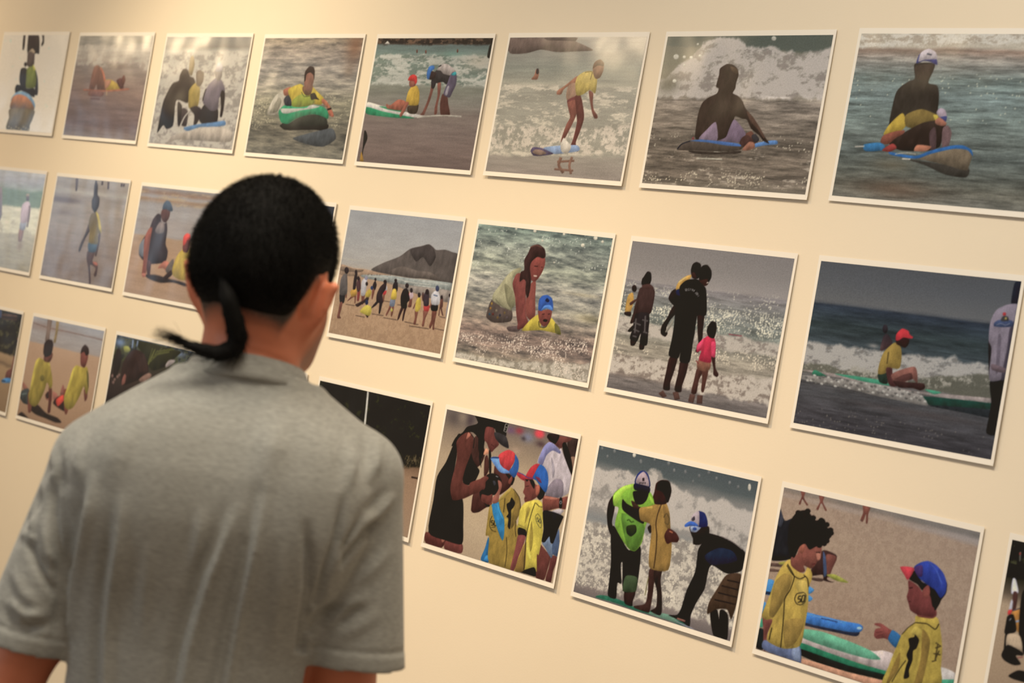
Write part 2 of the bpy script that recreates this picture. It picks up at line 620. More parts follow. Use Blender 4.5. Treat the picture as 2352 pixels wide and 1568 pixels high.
# ------------------------------------------------------------------ the pictures, top row
def pic11(P):
    P.crop('A')
    P.stops([(100, 140, (222, 212, 186)), (100, 500, (228, 218, 192)), (100, 800, (222, 212, 188)), (100, 1040, (205, 205, 192))])
    P.foam('0,140 600,150', '0,1040 480,1060', (236, 226, 200), (196, 200, 178), 0.68, 12, 14)
    P.poly((44, 28, 26), '265,140 350,140 355,320 330,325 250,330 248,230')
    P.poly((44, 28, 26), '215,140 232,140 225,250 215,295 203,290 205,220')
    P.poly((44, 28, 26), '378,140 397,140 398,230 375,262 372,240 383,205')
    P.poly((88, 68, 58), '250,320 275,300 312,320 312,380 305,430 270,450 243,430 245,370')
    P.poly((176, 148, 112), '250,320 290,280 315,305 310,325 275,308')
    P.ell((50, 40, 38), 230, 423, 14, 22)
    P.poly((44, 38, 36), '190,460 240,460 245,560 232,640 180,600 175,540')
    P.poly((45, 45, 50), '320,470 340,540 345,640 338,700 312,690 318,580')
    P.poly((110, 116, 42), '245,460 300,440 325,500 325,600 300,640 235,630 237,540')
    P.poly((195, 185, 60), '298,420 322,470 300,475')
    P.poly((34, 32, 32), '135,640 150,605 190,610 250,640 310,640 310,720 250,690 190,660 140,680')
    P.poly((116, 146, 166), '103,730 140,680 200,665 260,690 300,740 318,790 300,840 250,800 110,760')
    P.poly((192, 112, 62), '105,740 130,705 180,692 240,715 288,770 302,840 98,830', col2=(120, 92, 62))
    P.poly((108, 88, 52), '92,820 304,830 300,900 270,970 250,1030 60,1012 80,900', col2=(92, 76, 44))
    for i in range(9):
        P.ell((215, 190, 140), 80 + 22 * i, 985 + 12 * (i % 3), 7, 5)


def pic12(P):
    P.crop('A')
    P.stops([(700, 160, (150, 138, 120)), (700, 230, (140, 130, 115)), (690, 290, (178, 162, 142)), (680, 380, (172, 152, 132)),
             (670, 430, (150, 130, 115)), (660, 540, (148, 122, 105)), (640, 660, (140, 110, 95)), (620, 800, (124, 98, 88)),
             (600, 950, (120, 94, 86)), (580, 1060, (142, 120, 106))], 0.03)
    P.foam('700,240 1390,260', '670,420 1340,480', (190, 172, 150), None, 0.5, 14, 12)
    P.streak(0.16, 3, 34)
    P.blot(1080, 440, 90, 30, (115, 90, 78), 0.7)
    P.poly((132, 84, 64), '800,655 840,470 870,430 905,450 940,560 950,655 880,658 870,600 845,652')
    P.line((222, 122, 82), '905,452 930,500 946,575', 16)
    P.poly((192, 152, 48), '945,570 1000,562 1060,600 1092,652 960,658')
    P.poly((204, 134, 98), '945,572 1000,568 985,612 950,645')
    P.poly((96, 50, 44), '1050,565 1090,545 1105,580 1115,632 1085,645 1060,605')
    P.poly((112, 56, 44), '1098,545 1118,520 1130,560 1115,610 1100,600')
    P.poly((194, 112, 80), '760,645 960,655 1150,638 1150,655 960,668 770,662')
    P.poly((140, 88, 72), '800,668 930,670 918,712 806,708')
    P.line((118, 72, 62), '815,730 900,735', 14)
    P.line((205, 165, 120), '962,665 960,705', 9)


def pic13(P):
    P.crop('A')
    P.stops([(1500, 170, (150, 140, 126)), (1495, 235, (140, 130, 116)), (1490, 262, (128, 118, 106)), (1480, 300, (182, 172, 152)),
             (1470, 400, (172, 168, 148)), (1460, 480, (198, 186, 165)), (1440, 600, (190, 174, 153)), (1420, 700, (155, 138, 122)),
             (1400, 800, (172, 156, 138)), (1370, 1000, (184, 164, 146)), (1350, 1140, (182, 162, 144))], 0.03)
    P.foam('1490,300 2250,310', '1360,1130 2110,1200', (206, 190, 168), (160, 146, 130), 0.55, 16, 20)
    P.poly((186, 156, 108), '1700,490 1715,360 1745,350 1752,430 1728,525')
    P.poly((74, 57, 46), '1415,1040 1440,900 1470,760 1520,650 1560,590 1610,570 1620,520 1650,465 1690,470 1712,530 1745,545 1760,600 1705,700 1690,770 1600,740 1578,790 1560,970 1500,1005 1470,970', col2=(34, 25, 24))  # paler top is glare haze put into the ink colour
    P.poly((168, 138, 56), '1705,650 1760,590 1802,640 1790,770 1762,835 1700,812 1698,710')
    P.poly((104, 82, 62), '1770,605 1768,500 1800,475 1835,500 1830,575 1800,622')
    P.poly((58, 44, 42), '1865,640 1885,680 1842,755 1822,742 1848,650')
    P.poly((48, 40, 38), '1840,785 1962,820 1946,965 1830,965 1790,905')
    P.poly((122, 106, 112), '1868,625 1940,548 1992,560 2026,640 2020,692 1976,722 1962,822 1902,842 1850,792 1828,762')
    P.poly((148, 132, 122), '1935,485 1960,440 1996,462 2000,522 1976,572 1945,552')
    P.poly((204, 188, 182), '1942,484 1958,415 1990,410 2006,452 1990,482')
    P.poly((48, 36, 34), '2000,655 2026,680 2018,802 2000,892 1980,890 1990,800 1985,702')
    P.poly((58, 44, 42), '1710,818 1770,798 1815,832 1782,942 1744,978 1750,880')
    P.poly((52, 42, 40), '1600,765 1640,800 1626,965 1600,965')
    P.poly((74, 60, 58), '1640,822 1692,842 1680,975 1630,965')
    P.line((205, 190, 170), '1620,985 1660,900 1700,850', 10)
    P.poly((108, 150, 192), '1655,992 1790,960 1920,945 2022,930 2026,972 1920,986 1800,988 1690,1022')
    P.poly((196, 176, 154), '1500,1140 1560,1060 1680,1030 1820,995 1960,985 2090,1030 2070,1120 1800,1110 1600,1100')


def pic14(P):
    P.crop('B')
    P.stops([(190, 190, (176, 152, 122)), (180, 300, (168, 148, 128)), (160, 450, (162, 148, 132)), (130, 600, (158, 145, 126)),
             (110, 750, (142, 132, 106)), (80, 900, (128, 118, 96)), (70, 1000, (114, 104, 86)), (50, 1200, (134, 124, 104))], 0.03)
    P.streak(0.48, 6, 34, tint=(1.0, 0.95, 0.85))
    P.blot(1010, 250, 55, 160, (150, 100, 68), 0.75)
    P.blot(950, 480, 40, 60, (140, 112, 86), 0.5)
    P.spark('110,680 1010,700', '40,1000 940,1000', (225, 205, 160), 0.13)
    P.poly((196, 180, 154), '212,872 240,780 290,700 360,660 402,690 372,780 330,862 278,880')
    P.poly((152, 140, 116), '235,860 270,790 320,720 340,760 300,850')
    P.poly((44, 38, 33), '345,960 745,955 735,1022 640,1012 400,1015 350,1002')
    P.poly((84, 86, 86), '700,1015 800,1000 830,1092 720,1162 600,1150 440,1092 560,1050')
    P.poly((42, 152, 100), '316,840 370,790 480,802 640,790 720,808 762,860 752,915 640,872 560,882 470,912 390,962 338,945 318,895')
    P.poly((216, 205, 184), '332,822 420,820 560,815 600,788 685,800 640,818 500,840 402,864 350,862')
    P.poly((56, 56, 46), '345,952 400,958 480,908 560,882 650,874 742,908 752,955 720,975 500,980 360,992')
    P.poly((54, 54, 60), '362,735 410,690 432,792 374,792')
    P.poly((176, 104, 74), '358,652 420,625 432,662 400,702 364,702')
    P.poly((202, 170, 34), '408,642 510,598 560,640 612,618 662,668 722,730 695,785 600,775 560,802 440,802 430,742 404,692')
    P.poly((146, 152, 42), '440,745 520,690 622,722 634,772 560,802 440,802')
    P.line((96, 100, 40), '520,670 545,712 600,705', 8)
    P.poly((48, 40, 28), '600,692 640,680 662,720 682,742 640,736 608,742')
    P.poly((196, 114, 78), '712,728 752,760 792,832 770,842 740,802 702,760')
    P.poly((190, 104, 74), '758,842 792,832 812,888 796,897 768,878')
    P.line((40, 30, 28), '752,830 790,818', 16)
    P.poly((132, 88, 56), '535,620 622,606 604,690 560,702 530,662')
    P.poly((146, 94, 74), '547,562 560,505 600,488 632,510 633,562 616,622 590,662 560,652 543,602')
    P.poly((60, 42, 36), '544,578 552,490 590,442 630,448 641,490 634,562 626,520 600,496 566,512 558,562')


def pic15(P):
    P.crop('B')
    P.stops([(1250, 188, (56, 46, 38)), (1248, 236, (78, 62, 50)), (1246, 250, (104, 114, 104)), (1235, 335, (120, 134, 118)),
             (1230, 356, (160, 160, 142)), (1215, 430, (158, 158, 140)), (1205, 490, (176, 168, 146)), (1200, 540, (118, 124, 104)),
             (1190, 580, (158, 152, 132)), (1180, 622, (130, 126, 106)), (1160, 750, (134, 124, 108)), (1140, 850, (128, 110, 96)),
             (1110, 1000, (124, 104, 92)), (1070, 1200, (120, 98, 86)), (1045, 1300, (106, 86, 76))], 0.02)
    P.foam('1240,185 2245,185', '1240,238 2235,250', (112, 82, 58), (48, 38, 32), 0.45, 16, 30)
    P.foam('1230,330 2225,340', '1205,600 2180,620', (192, 184, 162), (118, 126, 108), 0.5, 9, 20)
    P.streak(0.12, 4, 40)
    P.poly((212, 196, 172), '1265,240 1295,212 1320,240', False)
    P.blot(1880, 330, 90, 30, (118, 148, 126), 0.7)
    P.blot(2120, 400, 120, 70, (188, 168, 138), 0.55)  # pale patch of lamp glare put into the picture colour
    P.poly((42, 38, 32), '2215,250 2245,260 2228,362 2192,356')
    for x, y in ((1560, 305), (1640, 310), (1925, 302)):
        P.ell((120, 66, 48), x, y, 7, 17)
    P.poly((226, 210, 190), '1118,762 1250,798 1400,838 1560,872 1640,890 1540,900 1400,882 1250,852 1112,812')
    P.poly((42, 152, 96), '1218,800 1300,808 1430,838 1445,856 1300,830')
    P.poly((30, 142, 90), '1110,806 1250,846 1430,882 1540,906 1430,908 1250,892 1106,868')
    P.poly((166, 90, 64), '1283,778 1320,790 1390,740 1450,752 1475,790 1420,838 1330,828 1288,816')
    P.poly((70, 54, 40), '1478,800 1572,780 1562,852 1530,872 1478,856')
    P.poly((206, 160, 38), '1463,742 1480,670 1520,613 1562,620 1582,680 1572,785 1500,792 1463,772')
    P.poly((160, 88, 64), '1463,760 1487,772 1440,862 1416,898 1403,880 1430,820')
    P.poly((150, 84, 64), '1493,572 1550,570 1546,612 1515,628 1493,620')
    P.poly((216, 44, 34), '1478,566 1500,525 1530,514 1558,530 1561,578 1546,602 1530,574')
    P.poly((92, 52, 42), '1790,690 1832,710 1842,780 1856,882 1776,882 1768,770')
    P.poly((130, 74, 58), '1695,560 1730,580 1710,642 1680,742 1640,842 1622,880 1588,876 1610,850 1650,760 1680,662')
    P.poly((50, 42, 42), '1692,556 1732,580 1716,635 1690,635')
    P.poly((140, 80, 62), '1745,588 1776,590 1770,682 1746,790 1740,862 1716,876 1720,810 1745,702')
    P.poly((60, 52, 50), '1688,548 1730,478 1780,468 1862,520 1882,500 1832,602 1790,580 1730,592 1690,562')
    P.poly((186, 166, 150), '1738,472 1780,424 1830,418 1882,455 1912,492 1870,522 1800,508 1775,480')
    P.line((40, 34, 34), '1755,445 1780,430', 9)
    P.poly((96, 82, 96), '1860,520 1890,490 1917,520 1912,602 1880,672 1852,722 1798,692 1830,602')
    P.poly((176, 160, 160), '1835,620 1850,625 1832,700 1812,690')
    P.poly((40, 152, 150), '1868,512 1905,488 1916,514 1890,524')
    P.poly((60, 42, 38), '1662,502 1690,480 1732,500 1722,542 1690,562 1665,552')
    P.poly((60, 112, 172), '1648,502 1668,445 1710,433 1718,460 1688,490 1670,555 1650,550')
    P.line((205, 190, 165), '1560,900 1700,886 1830,884 1960,892', 12)
    P.poly((24, 18, 16), '1055,1300 1070,1180 1086,1022 1106,1036 1114,1090 1086,1162 1072,1222 1072,1300')
    P.poly((172, 122, 30), '1046,1300 1058,1210 1074,1260 1076,1300')


def pic16(P):
    P.crop('C')
    P.stops([(290, 180, (160, 148, 130)), (285, 330, (156, 146, 126)), (270, 450, (150, 145, 124)), (250, 560, (160, 150, 126)),
             (240, 610, (192, 176, 146)), (220, 700, (172, 158, 134)), (200, 800, (196, 178, 146)), (180, 940, (168, 157, 132)),
             (160, 1100, (164, 152, 128)), (120, 1250, (156, 140, 120)), (100, 1390, (152, 134, 116))], 0.03)
    P.foam('240,600 1450,640', '160,1240 1340,1260', (212, 192, 160), (164, 152, 128), 0.42, 9, 26)
    P.foam('900,1000 1380,960', '900,1230 1340,1230', (214, 192, 162), (160, 148, 124), 0.5, 30, 26)
    P.streak(0.10, 4, 40)
    P.poly((118, 94, 80), '280,184 860,176 872,215 950,250 1030,297 900,306 700,312 560,290 430,322 280,322')
    P.poly((82, 62, 60), '600,180 860,176 870,212 740,208 620,205')
    P.poly((170, 108, 78), '472,557 500,520 515,468 538,463 542,500 527,557')
    P.poly((62, 48, 46), '515,500 520,464 538,462 541,498 528,512')
    P.poly((162, 102, 72), '885,528 902,562 870,612 800,622 762,652 742,692 703,695 708,660 770,618 830,570')
    P.poly((162, 122, 92), '808,612 870,590 892,702 917,712 902,750 800,752 787,690')
    P.poly((116, 58, 52), '800,742 902,702 932,762 892,812 808,792')
    P.poly((138, 78, 60), '800,765 870,742 892,802 872,892 822,1000 772,1092 738,1124 750,1070 790,960 822,900 808,830')
    P.poly((108, 56, 46), '868,712 917,704 947,860 942,932 902,1050 872,1132 894,1207 850,1192 824,1162 850,1090 882,952 880,880')
    P.poly((198, 166, 74), '888,532 950,490 1022,484 1062,540 1062,602 1046,685 1000,652 940,692 880,702 868,602')
    P.line((120, 96, 40), '955,495 1020,490 1005,560', 6)
    P.poly((130, 74, 58), '990,662 1030,682 1026,762 1036,832 1067,880 1068,907 1040,908 1018,850 1004,772')
    P.poly((146, 102, 72), '1028,442 1055,395 1100,383 1127,420 1120,482 1090,542 1050,552 1028,502')
    P.poly((104, 70, 46), '1026,462 1040,410 1070,385 1100,380 1127,412 1121,440 1072,432')
    P.poly((150, 166, 190), '580,1177 680,1157 880,1150 902,1200 780,1222 660,1227')
    P.poly((88, 72, 92), '466,1202 490,1168 560,1174 622,1200 672,1227 600,1242 498,1247')
    P.poly((140, 110, 90), '482,1215 510,1188 570,1195 610,1225 540,1240')
    P.poly((222, 202, 174), '735,1152 762,1085 800,1120 832,1162 800,1222 748,1212')
    P.line((132, 92, 70), '705,1300 860,1290', 20)
    P.line((132, 92, 70), '740,1260 720,1330 760,1400', 26)
    P.line((136, 96, 74), '840,1256 815,1330 830,1410', 22)
    P.line((136, 96, 74), '680,1365 850,1380', 20)


def pic17(P):
    P.crop('D')
    P.stops([(330, 175, (92, 92, 78)), (300, 400, (112, 106, 84)), (260, 640, (116, 106, 86)), (240, 740, (146, 128, 108)),
             (220, 900, (124, 108, 90)), (180, 1100, (104, 90, 74)), (160, 1250, (114, 98, 80)), (140, 1400, (110, 95, 78)),
             (110, 1500, (120, 106, 86))], 0.03)
    P.band('650,170 1845,150', '650,260 1800,330', (80, 86, 74), 0.9, 0.02)
    P.foam('300,560 430,430 560,330 650,215 800,165 960,195 1050,262 1300,272 1500,335 1640,300 1780,285 1820,300', '250,720 1720,730',
           (190, 172, 152), (146, 130, 114), 0.62, 12, 14, 0.03)
    P.blot(330, 600, 80, 90, (84, 80, 62), 0.8)
    P.streak(0.52, 6, 46, '230,720 1730,720', '100,1510 1600,1560')
    P.foam('150,1230 1640,1240', '110,1500 1600,1560', (178, 158, 132), None, 0.34, 9, 26)
    P.spark('110,1380 1600,1400', '100,1510 1600,1560', (220, 198, 160), 0.2, 90, 60)
    P.spark('180,1040 560,1060', '160,1180 560,1190', (215, 195, 160), 0.12)
    for x, y, r in ((405, 355, 25), (478, 356, 14), (540, 362, 16), (620, 346, 15), (390, 572, 18), (600, 240, 10), (480, 430, 12), (1285, 190, 22)):
        P.ell((216, 202, 172) if r < 20 else (196, 184, 158), x, y, r, r * 0.95)
    P.line((205, 190, 160), '740,1215 900,1212', 14)
    P.line((205, 190, 160), '590,1268 820,1276', 12)
    P.poly((88, 130, 178), '1108,1137 1240,1110 1312,1110 1312,1142 1200,1152 1112,1168')
    P.poly((112, 66, 48), '1020,1062 1080,1023 1112,1060 1152,1102 1120,1132 1060,1132')
    P.poly((52, 46, 46), '1085,1062 1120,1050 1155,1095 1130,1125 1090,1110')
    P.poly((56, 40, 32), '575,1085 600,880 640,770 700,720 770,685 788,640 764,622 790,520 800,460 850,425 880,418 920,428 957,462 967,520 947,582 937,640 915,682 962,707 1002,752 1032,822 1092,892 1152,982 1202,1072 1242,1134 1190,1112 1150,1062 1080,1002 1042,922 1000,912 935,890 920,952 900,1002 862,1102 780,1122 640,1098')
    P.poly((96, 66, 50), '1040,840 1092,892 1152,982 1202,1072 1190,1085 1140,1010 1070,930')
    P.poly((88, 64, 44), '895,440 950,460 965,510 930,500 900,470')
    P.poly((134, 110, 122), '608,1098 680,1010 762,942 772,1114')
    P.poly((124, 100, 114), '880,1010 925,918 982,970 1032,1050 982,1122 890,1124 768,1116 850,1080')
    P.poly((74, 45, 38), '1000,1080 1050,1058 1102,1110 1050,1142 1000,1172 975,1130')
    P.poly((80, 66, 54), '412,1190 450,1140 520,1110 620,1100 740,1110 900,1140 1000,1152 985,1192 850,1207 650,1202 480,1197')
    P.poly((68, 110, 168), '520,1112 620,1099 760,1111 960,1135 985,1162 850,1152 700,1127 560,1114')
    P.line((34, 34, 42), '414,1186 455,1140 530,1113', 10)
    P.poly((152, 96, 70), '998,1192 1060,1120 1106,1130 1112,1172 1050,1197')
    P.poly((60, 48, 40), '520,1200 760,1212 980,1200 960,1225 700,1235 560,1222')
    P.poly((140, 60, 60), '540,1100 560,1070 570,1098', False)


def pic18(P):
    P.crop('E')
    P.stops([(405, 105, (160, 150, 128)), (400, 130, (190, 174, 146)), (390, 205, (186, 168, 140)), (385, 232, (132, 106, 86)),
             (375, 285, (146, 132, 114)), (360, 350, (126, 122, 108)), (340, 430, (110, 118, 106)), (320, 560, (116, 126, 116)),
             (295, 700, (110, 118, 106)), (270, 850, (104, 108, 96)), (250, 950, (92, 96, 86)), (230, 1080, (88, 88, 76)),
             (215, 1190, (98, 92, 76)), (195, 1290, (122, 115, 98))], 0.03)
    P.foam('400,118 1568,100', '390,215 1568,190', (206, 190, 164), (168, 148, 122), 0.5, 20, 30)
    P.streak(0.46, 6, 52, '380,250 1568,230', '180,1300 1568,1390')
    P.spark('350,420 1568,420', '280,760 1568,760', (196, 190, 156), 0.03)
    P.blot(640, 1240, 260, 90, (112, 84, 62), 0.65)
    P.blot(620, 1060, 150, 60, (104, 90, 66), 0.6)
    P.poly((44, 112, 152), '415,915 540,902 565,952 430,964')
    P.line((200, 185, 160), '350,930 420,928', 9)
    P.poly((62, 55, 46), '720,1020 1000,1060 1170,1085 1150,1152 1000,1132 850,1062')
    P.poly((50, 41, 34), '596,765 640,560 680,500 740,460 782,440 776,350 800,328 922,330 917,382 880,470 942,490 957,560 942,702 900,762 720,782 620,772')
    P.poly((66, 50, 40), '786,350 910,340 900,400 870,450 800,440')
    P.poly((60, 60, 112), '792,332 818,262 840,300 890,300 938,300 943,343 900,322 850,312')
    P.poly((204, 182, 174), '808,318 828,252 882,226 932,250 944,298 900,302 850,306')
    P.line((70, 70, 80), '870,262 905,270', 12)
    P.poly((178, 142, 30), '556,842 600,770 692,688 722,762 690,812 600,842')
    P.poly((122, 96, 36), '718,782 718,702 830,660 942,702 952,732 900,772 800,802')
    P.poly((48, 34, 28), '600,902 700,832 830,762 932,742 1007,762 982,852 960,932 862,962 700,962 620,932')
    P.poly((134, 70, 50), '536,902 555,850 640,820 707,813 700,837 640,872 590,914')
    P.poly((164, 140, 142), '938,684 965,653 1002,668 1014,722 1002,752 960,722')
    P.poly((60, 66, 110), '960,720 1012,712 1004,752 980,742')
    P.poly((190, 160, 40), '915,702 945,704 955,735 930,742')
    P.poly((166, 100, 72), '928,745 960,720 1012,762 990,782 940,772')
    P.poly((84, 60, 58), '888,832 925,788 937,850 932,952 895,952')
    P.poly((112, 82, 78), '983,802 1020,778 1048,832 1022,932 978,932')
    P.poly((150, 50, 42), '546,955 620,908 652,940 600,968')
    P.poly((186, 112, 76), '778,962 800,918 902,930 862,962')
    P.poly((114, 95, 70), '786,1017 900,980 1060,945 1140,942 1194,990 1172,1072 1150,1102 1000,1062 850,1027')
    P.poly((38, 106, 168), '600,968 780,998 900,958 1050,923 1130,922 1190,955 1200,1000 1160,955 1060,946 900,982 790,1018 620,992')
    P.line((215, 195, 165), '690,1018 750,1022', 10)
    P.line((200, 180, 150), '640,985 720,975 790,985', 6)


# ------------------------------------------------------------------ middle row
def pic21(P):
    P.crop('F')
    P.stops([(200, 120, (184, 174, 158)), (200, 215, (170, 160, 154)), (190, 280, (160, 160, 144)), (180, 310, (116, 132, 102)),
             (170, 440, (114, 128, 96)), (165, 475, (216, 200, 158)), (150, 560, (210, 194, 158)), (140, 640, (196, 180, 144)),
             (110, 800, (170, 155, 124)), (90, 1000, (160, 145, 115))], 0.05)
    P.foam('0,440 400,470', '0,680 340,700', (226, 212, 172), (190, 174, 138), 0.6, 10, 12)
    P.streak(0.14, 5, 40)
    P.poly((150, 110, 95), '174,650 216,650 196,757 164,757')
    P.poly((164, 160, 166), '188,580 242,580 222,655 178,652')
    P.poly((202, 172, 172), '203,430 235,403 267,410 277,480 247,585 188,592 188,500')
    P.line((120, 88, 80), '268,440 262,540 245,635', 14)
    P.ell((108, 88, 84), 250, 372, 15, 28)
    P.ell((196, 164, 130), 250, 345, 16, 12)
    P.poly((148, 128, 128), '-5,290 20,290 18,500 5,562 -5,562')
    P.blot(180, 800, 18, 45, (140, 112, 90), 0.7)


def pic22(P):
    P.crop('F')
    P.stops([(510, 180, (166, 150, 134)), (505, 250, (160, 140, 120)), (495, 300, (180, 164, 144)), (490, 335, (156, 136, 118)),
             (480, 400, (160, 140, 120)), (450, 600, (156, 134, 114)), (420, 800, (146, 122, 104)), (390, 1000, (136, 112, 95)),
             (372, 1064, (142, 120, 104))], 0.03)
    P.streak(0.10, 4, 30)
    P.blot(560, 385, 170, 50, (104, 80, 70), 0.9, 1.6)
    P.blot(570, 500, 90, 40, (120, 96, 84), 0.6)
    P.poly((96, 78, 76), '685,190 706,192 696,300 680,302')
    for x, y, h in ((924, 218, 38), (978, 226, 66), (1098, 240, 30), (1118, 244, 26)):
        P.line((72, 52, 50), [(x, y), (x - 4, y + h)], 15, False)
    P.poly((62, 46, 42), '843,352 850,260 866,208 882,260 880,340 898,372 892,442 872,482 856,505 828,462 828,390')
    P.poly((86, 60, 50), '890,690 907,700 887,822 867,895 855,885 872,800')
    P.poly((76, 56, 50), '800,600 815,652 772,732 742,802 722,853 707,842 730,770 768,690')
    P.poly((90, 60, 52), '788,850 857,855 832,940 872,950 882,985 872,1062 857,1082 845,1062 860,1002 812,972 817,1062 817,1142 803,1142 795,1002 781,930')
    P.poly((200, 110, 84), '835,945 872,952 880,980 850,972')
    P.poly((74, 96, 112), '798,770 872,770 862,855 798,852')
    P.poly((108, 90, 66), '798,602 820,520 860,498 887,530 907,642 907,692 882,692 882,782 803,774 808,682', col2=(146, 118, 48))
    P.poly((206, 176, 60), '863,494 887,520 907,602 914,685 890,645 880,562')


def pic23(P):
    P.crop('F')
    P.stops([(1285, 265, (146, 136, 130)), (1282, 310, (146, 112, 88)), (1278, 342, (160, 150, 144)), (1275, 368, (156, 122, 92)),
             (1272, 408, (156, 144, 136)), (1260, 500, (166, 154, 145)), (1250, 560, (160, 144, 133)), (1235, 684, (166, 151, 140)),
             (1228, 702, (176, 139, 104)), (1200, 900, (180, 139, 104)), (1160, 1050, (174, 134, 99)), (1135, 1210, (178, 140, 108))], 0.012)
    P.streak(0.08, 3, 40)
    P.foam('1280,285 1900,345', '1272,415 1850,470', (176, 150, 118), None, 0.4, 5, 40)
    P.poly((54, 40, 36), '1310,1060 1420,1065 1520,1098 1620,1120 1720,1160 1660,1165 1560,1132 1440,1134 1330,1092')
    P.poly((60, 45, 45), '1353,632 1380,560 1420,513 1452,525 1452,582 1482,602 1502,590 1507,662 1492,782 1512,852 1492,942 1420,962 1350,962 1290,932 1253,882 1258,800 1300,720 1340,682')
    P.poly((132, 112, 102), '1440,588 1482,610 1472,682 1420,692 1398,660')
    P.poly((126, 126, 130), '1258,790 1310,728 1322,832 1290,902 1255,872')
    P.poly((152, 80, 60), '1300,742 1340,650 1372,640 1352,762 1332,902 1312,1065 1278,1062 1290,940')
    P.poly((80, 45, 38), '1330,930 1362,952 1352,1052 1372,1072 1330,1072 1320,1002')
    P.poly((190, 112, 88), '1278,1050 1310,1050 1312,1078 1284,1082')
    P.poly((94, 55, 45), '1450,502 1480,460 1532,490 1522,552 1490,592 1460,572')
    P.poly((80, 92, 106), '1463,472 1475,420 1505,393 1537,410 1558,482 1530,492 1500,472')
    P.poly((192, 112, 86), '1420,1002 1480,938 1522,950 1532,1002 1500,1032 1470,1002')
    P.poly((110, 95, 85), '1490,1012 1560,918 1562,1042 1520,1062')
    P.poly((188, 152, 38), '1553,1002 1590,900 1640,838 1722,838 1762,900 1762,1062 1650,1114 1560,1072')
    P.poly((60, 40, 34), '1470,1085 1540,1020 1550,1062 1500,1100')
    P.poly((120, 60, 50), '1648,795 1680,750 1714,750 1707,812 1690,862 1648,852')
    P.poly((222, 70, 58), '1648,795 1653,720 1685,688 1717,704 1718,752 1690,750 1665,792')


def pic24(P):
    P.crop('A')
    P.stops([(700, 200, (58, 60, 66))])
    P.img[:] = (58, 60, 66)
    P.img += 20 * (P.V[..., None] - 0.2)
    P.streak(0.2, 4, 20)


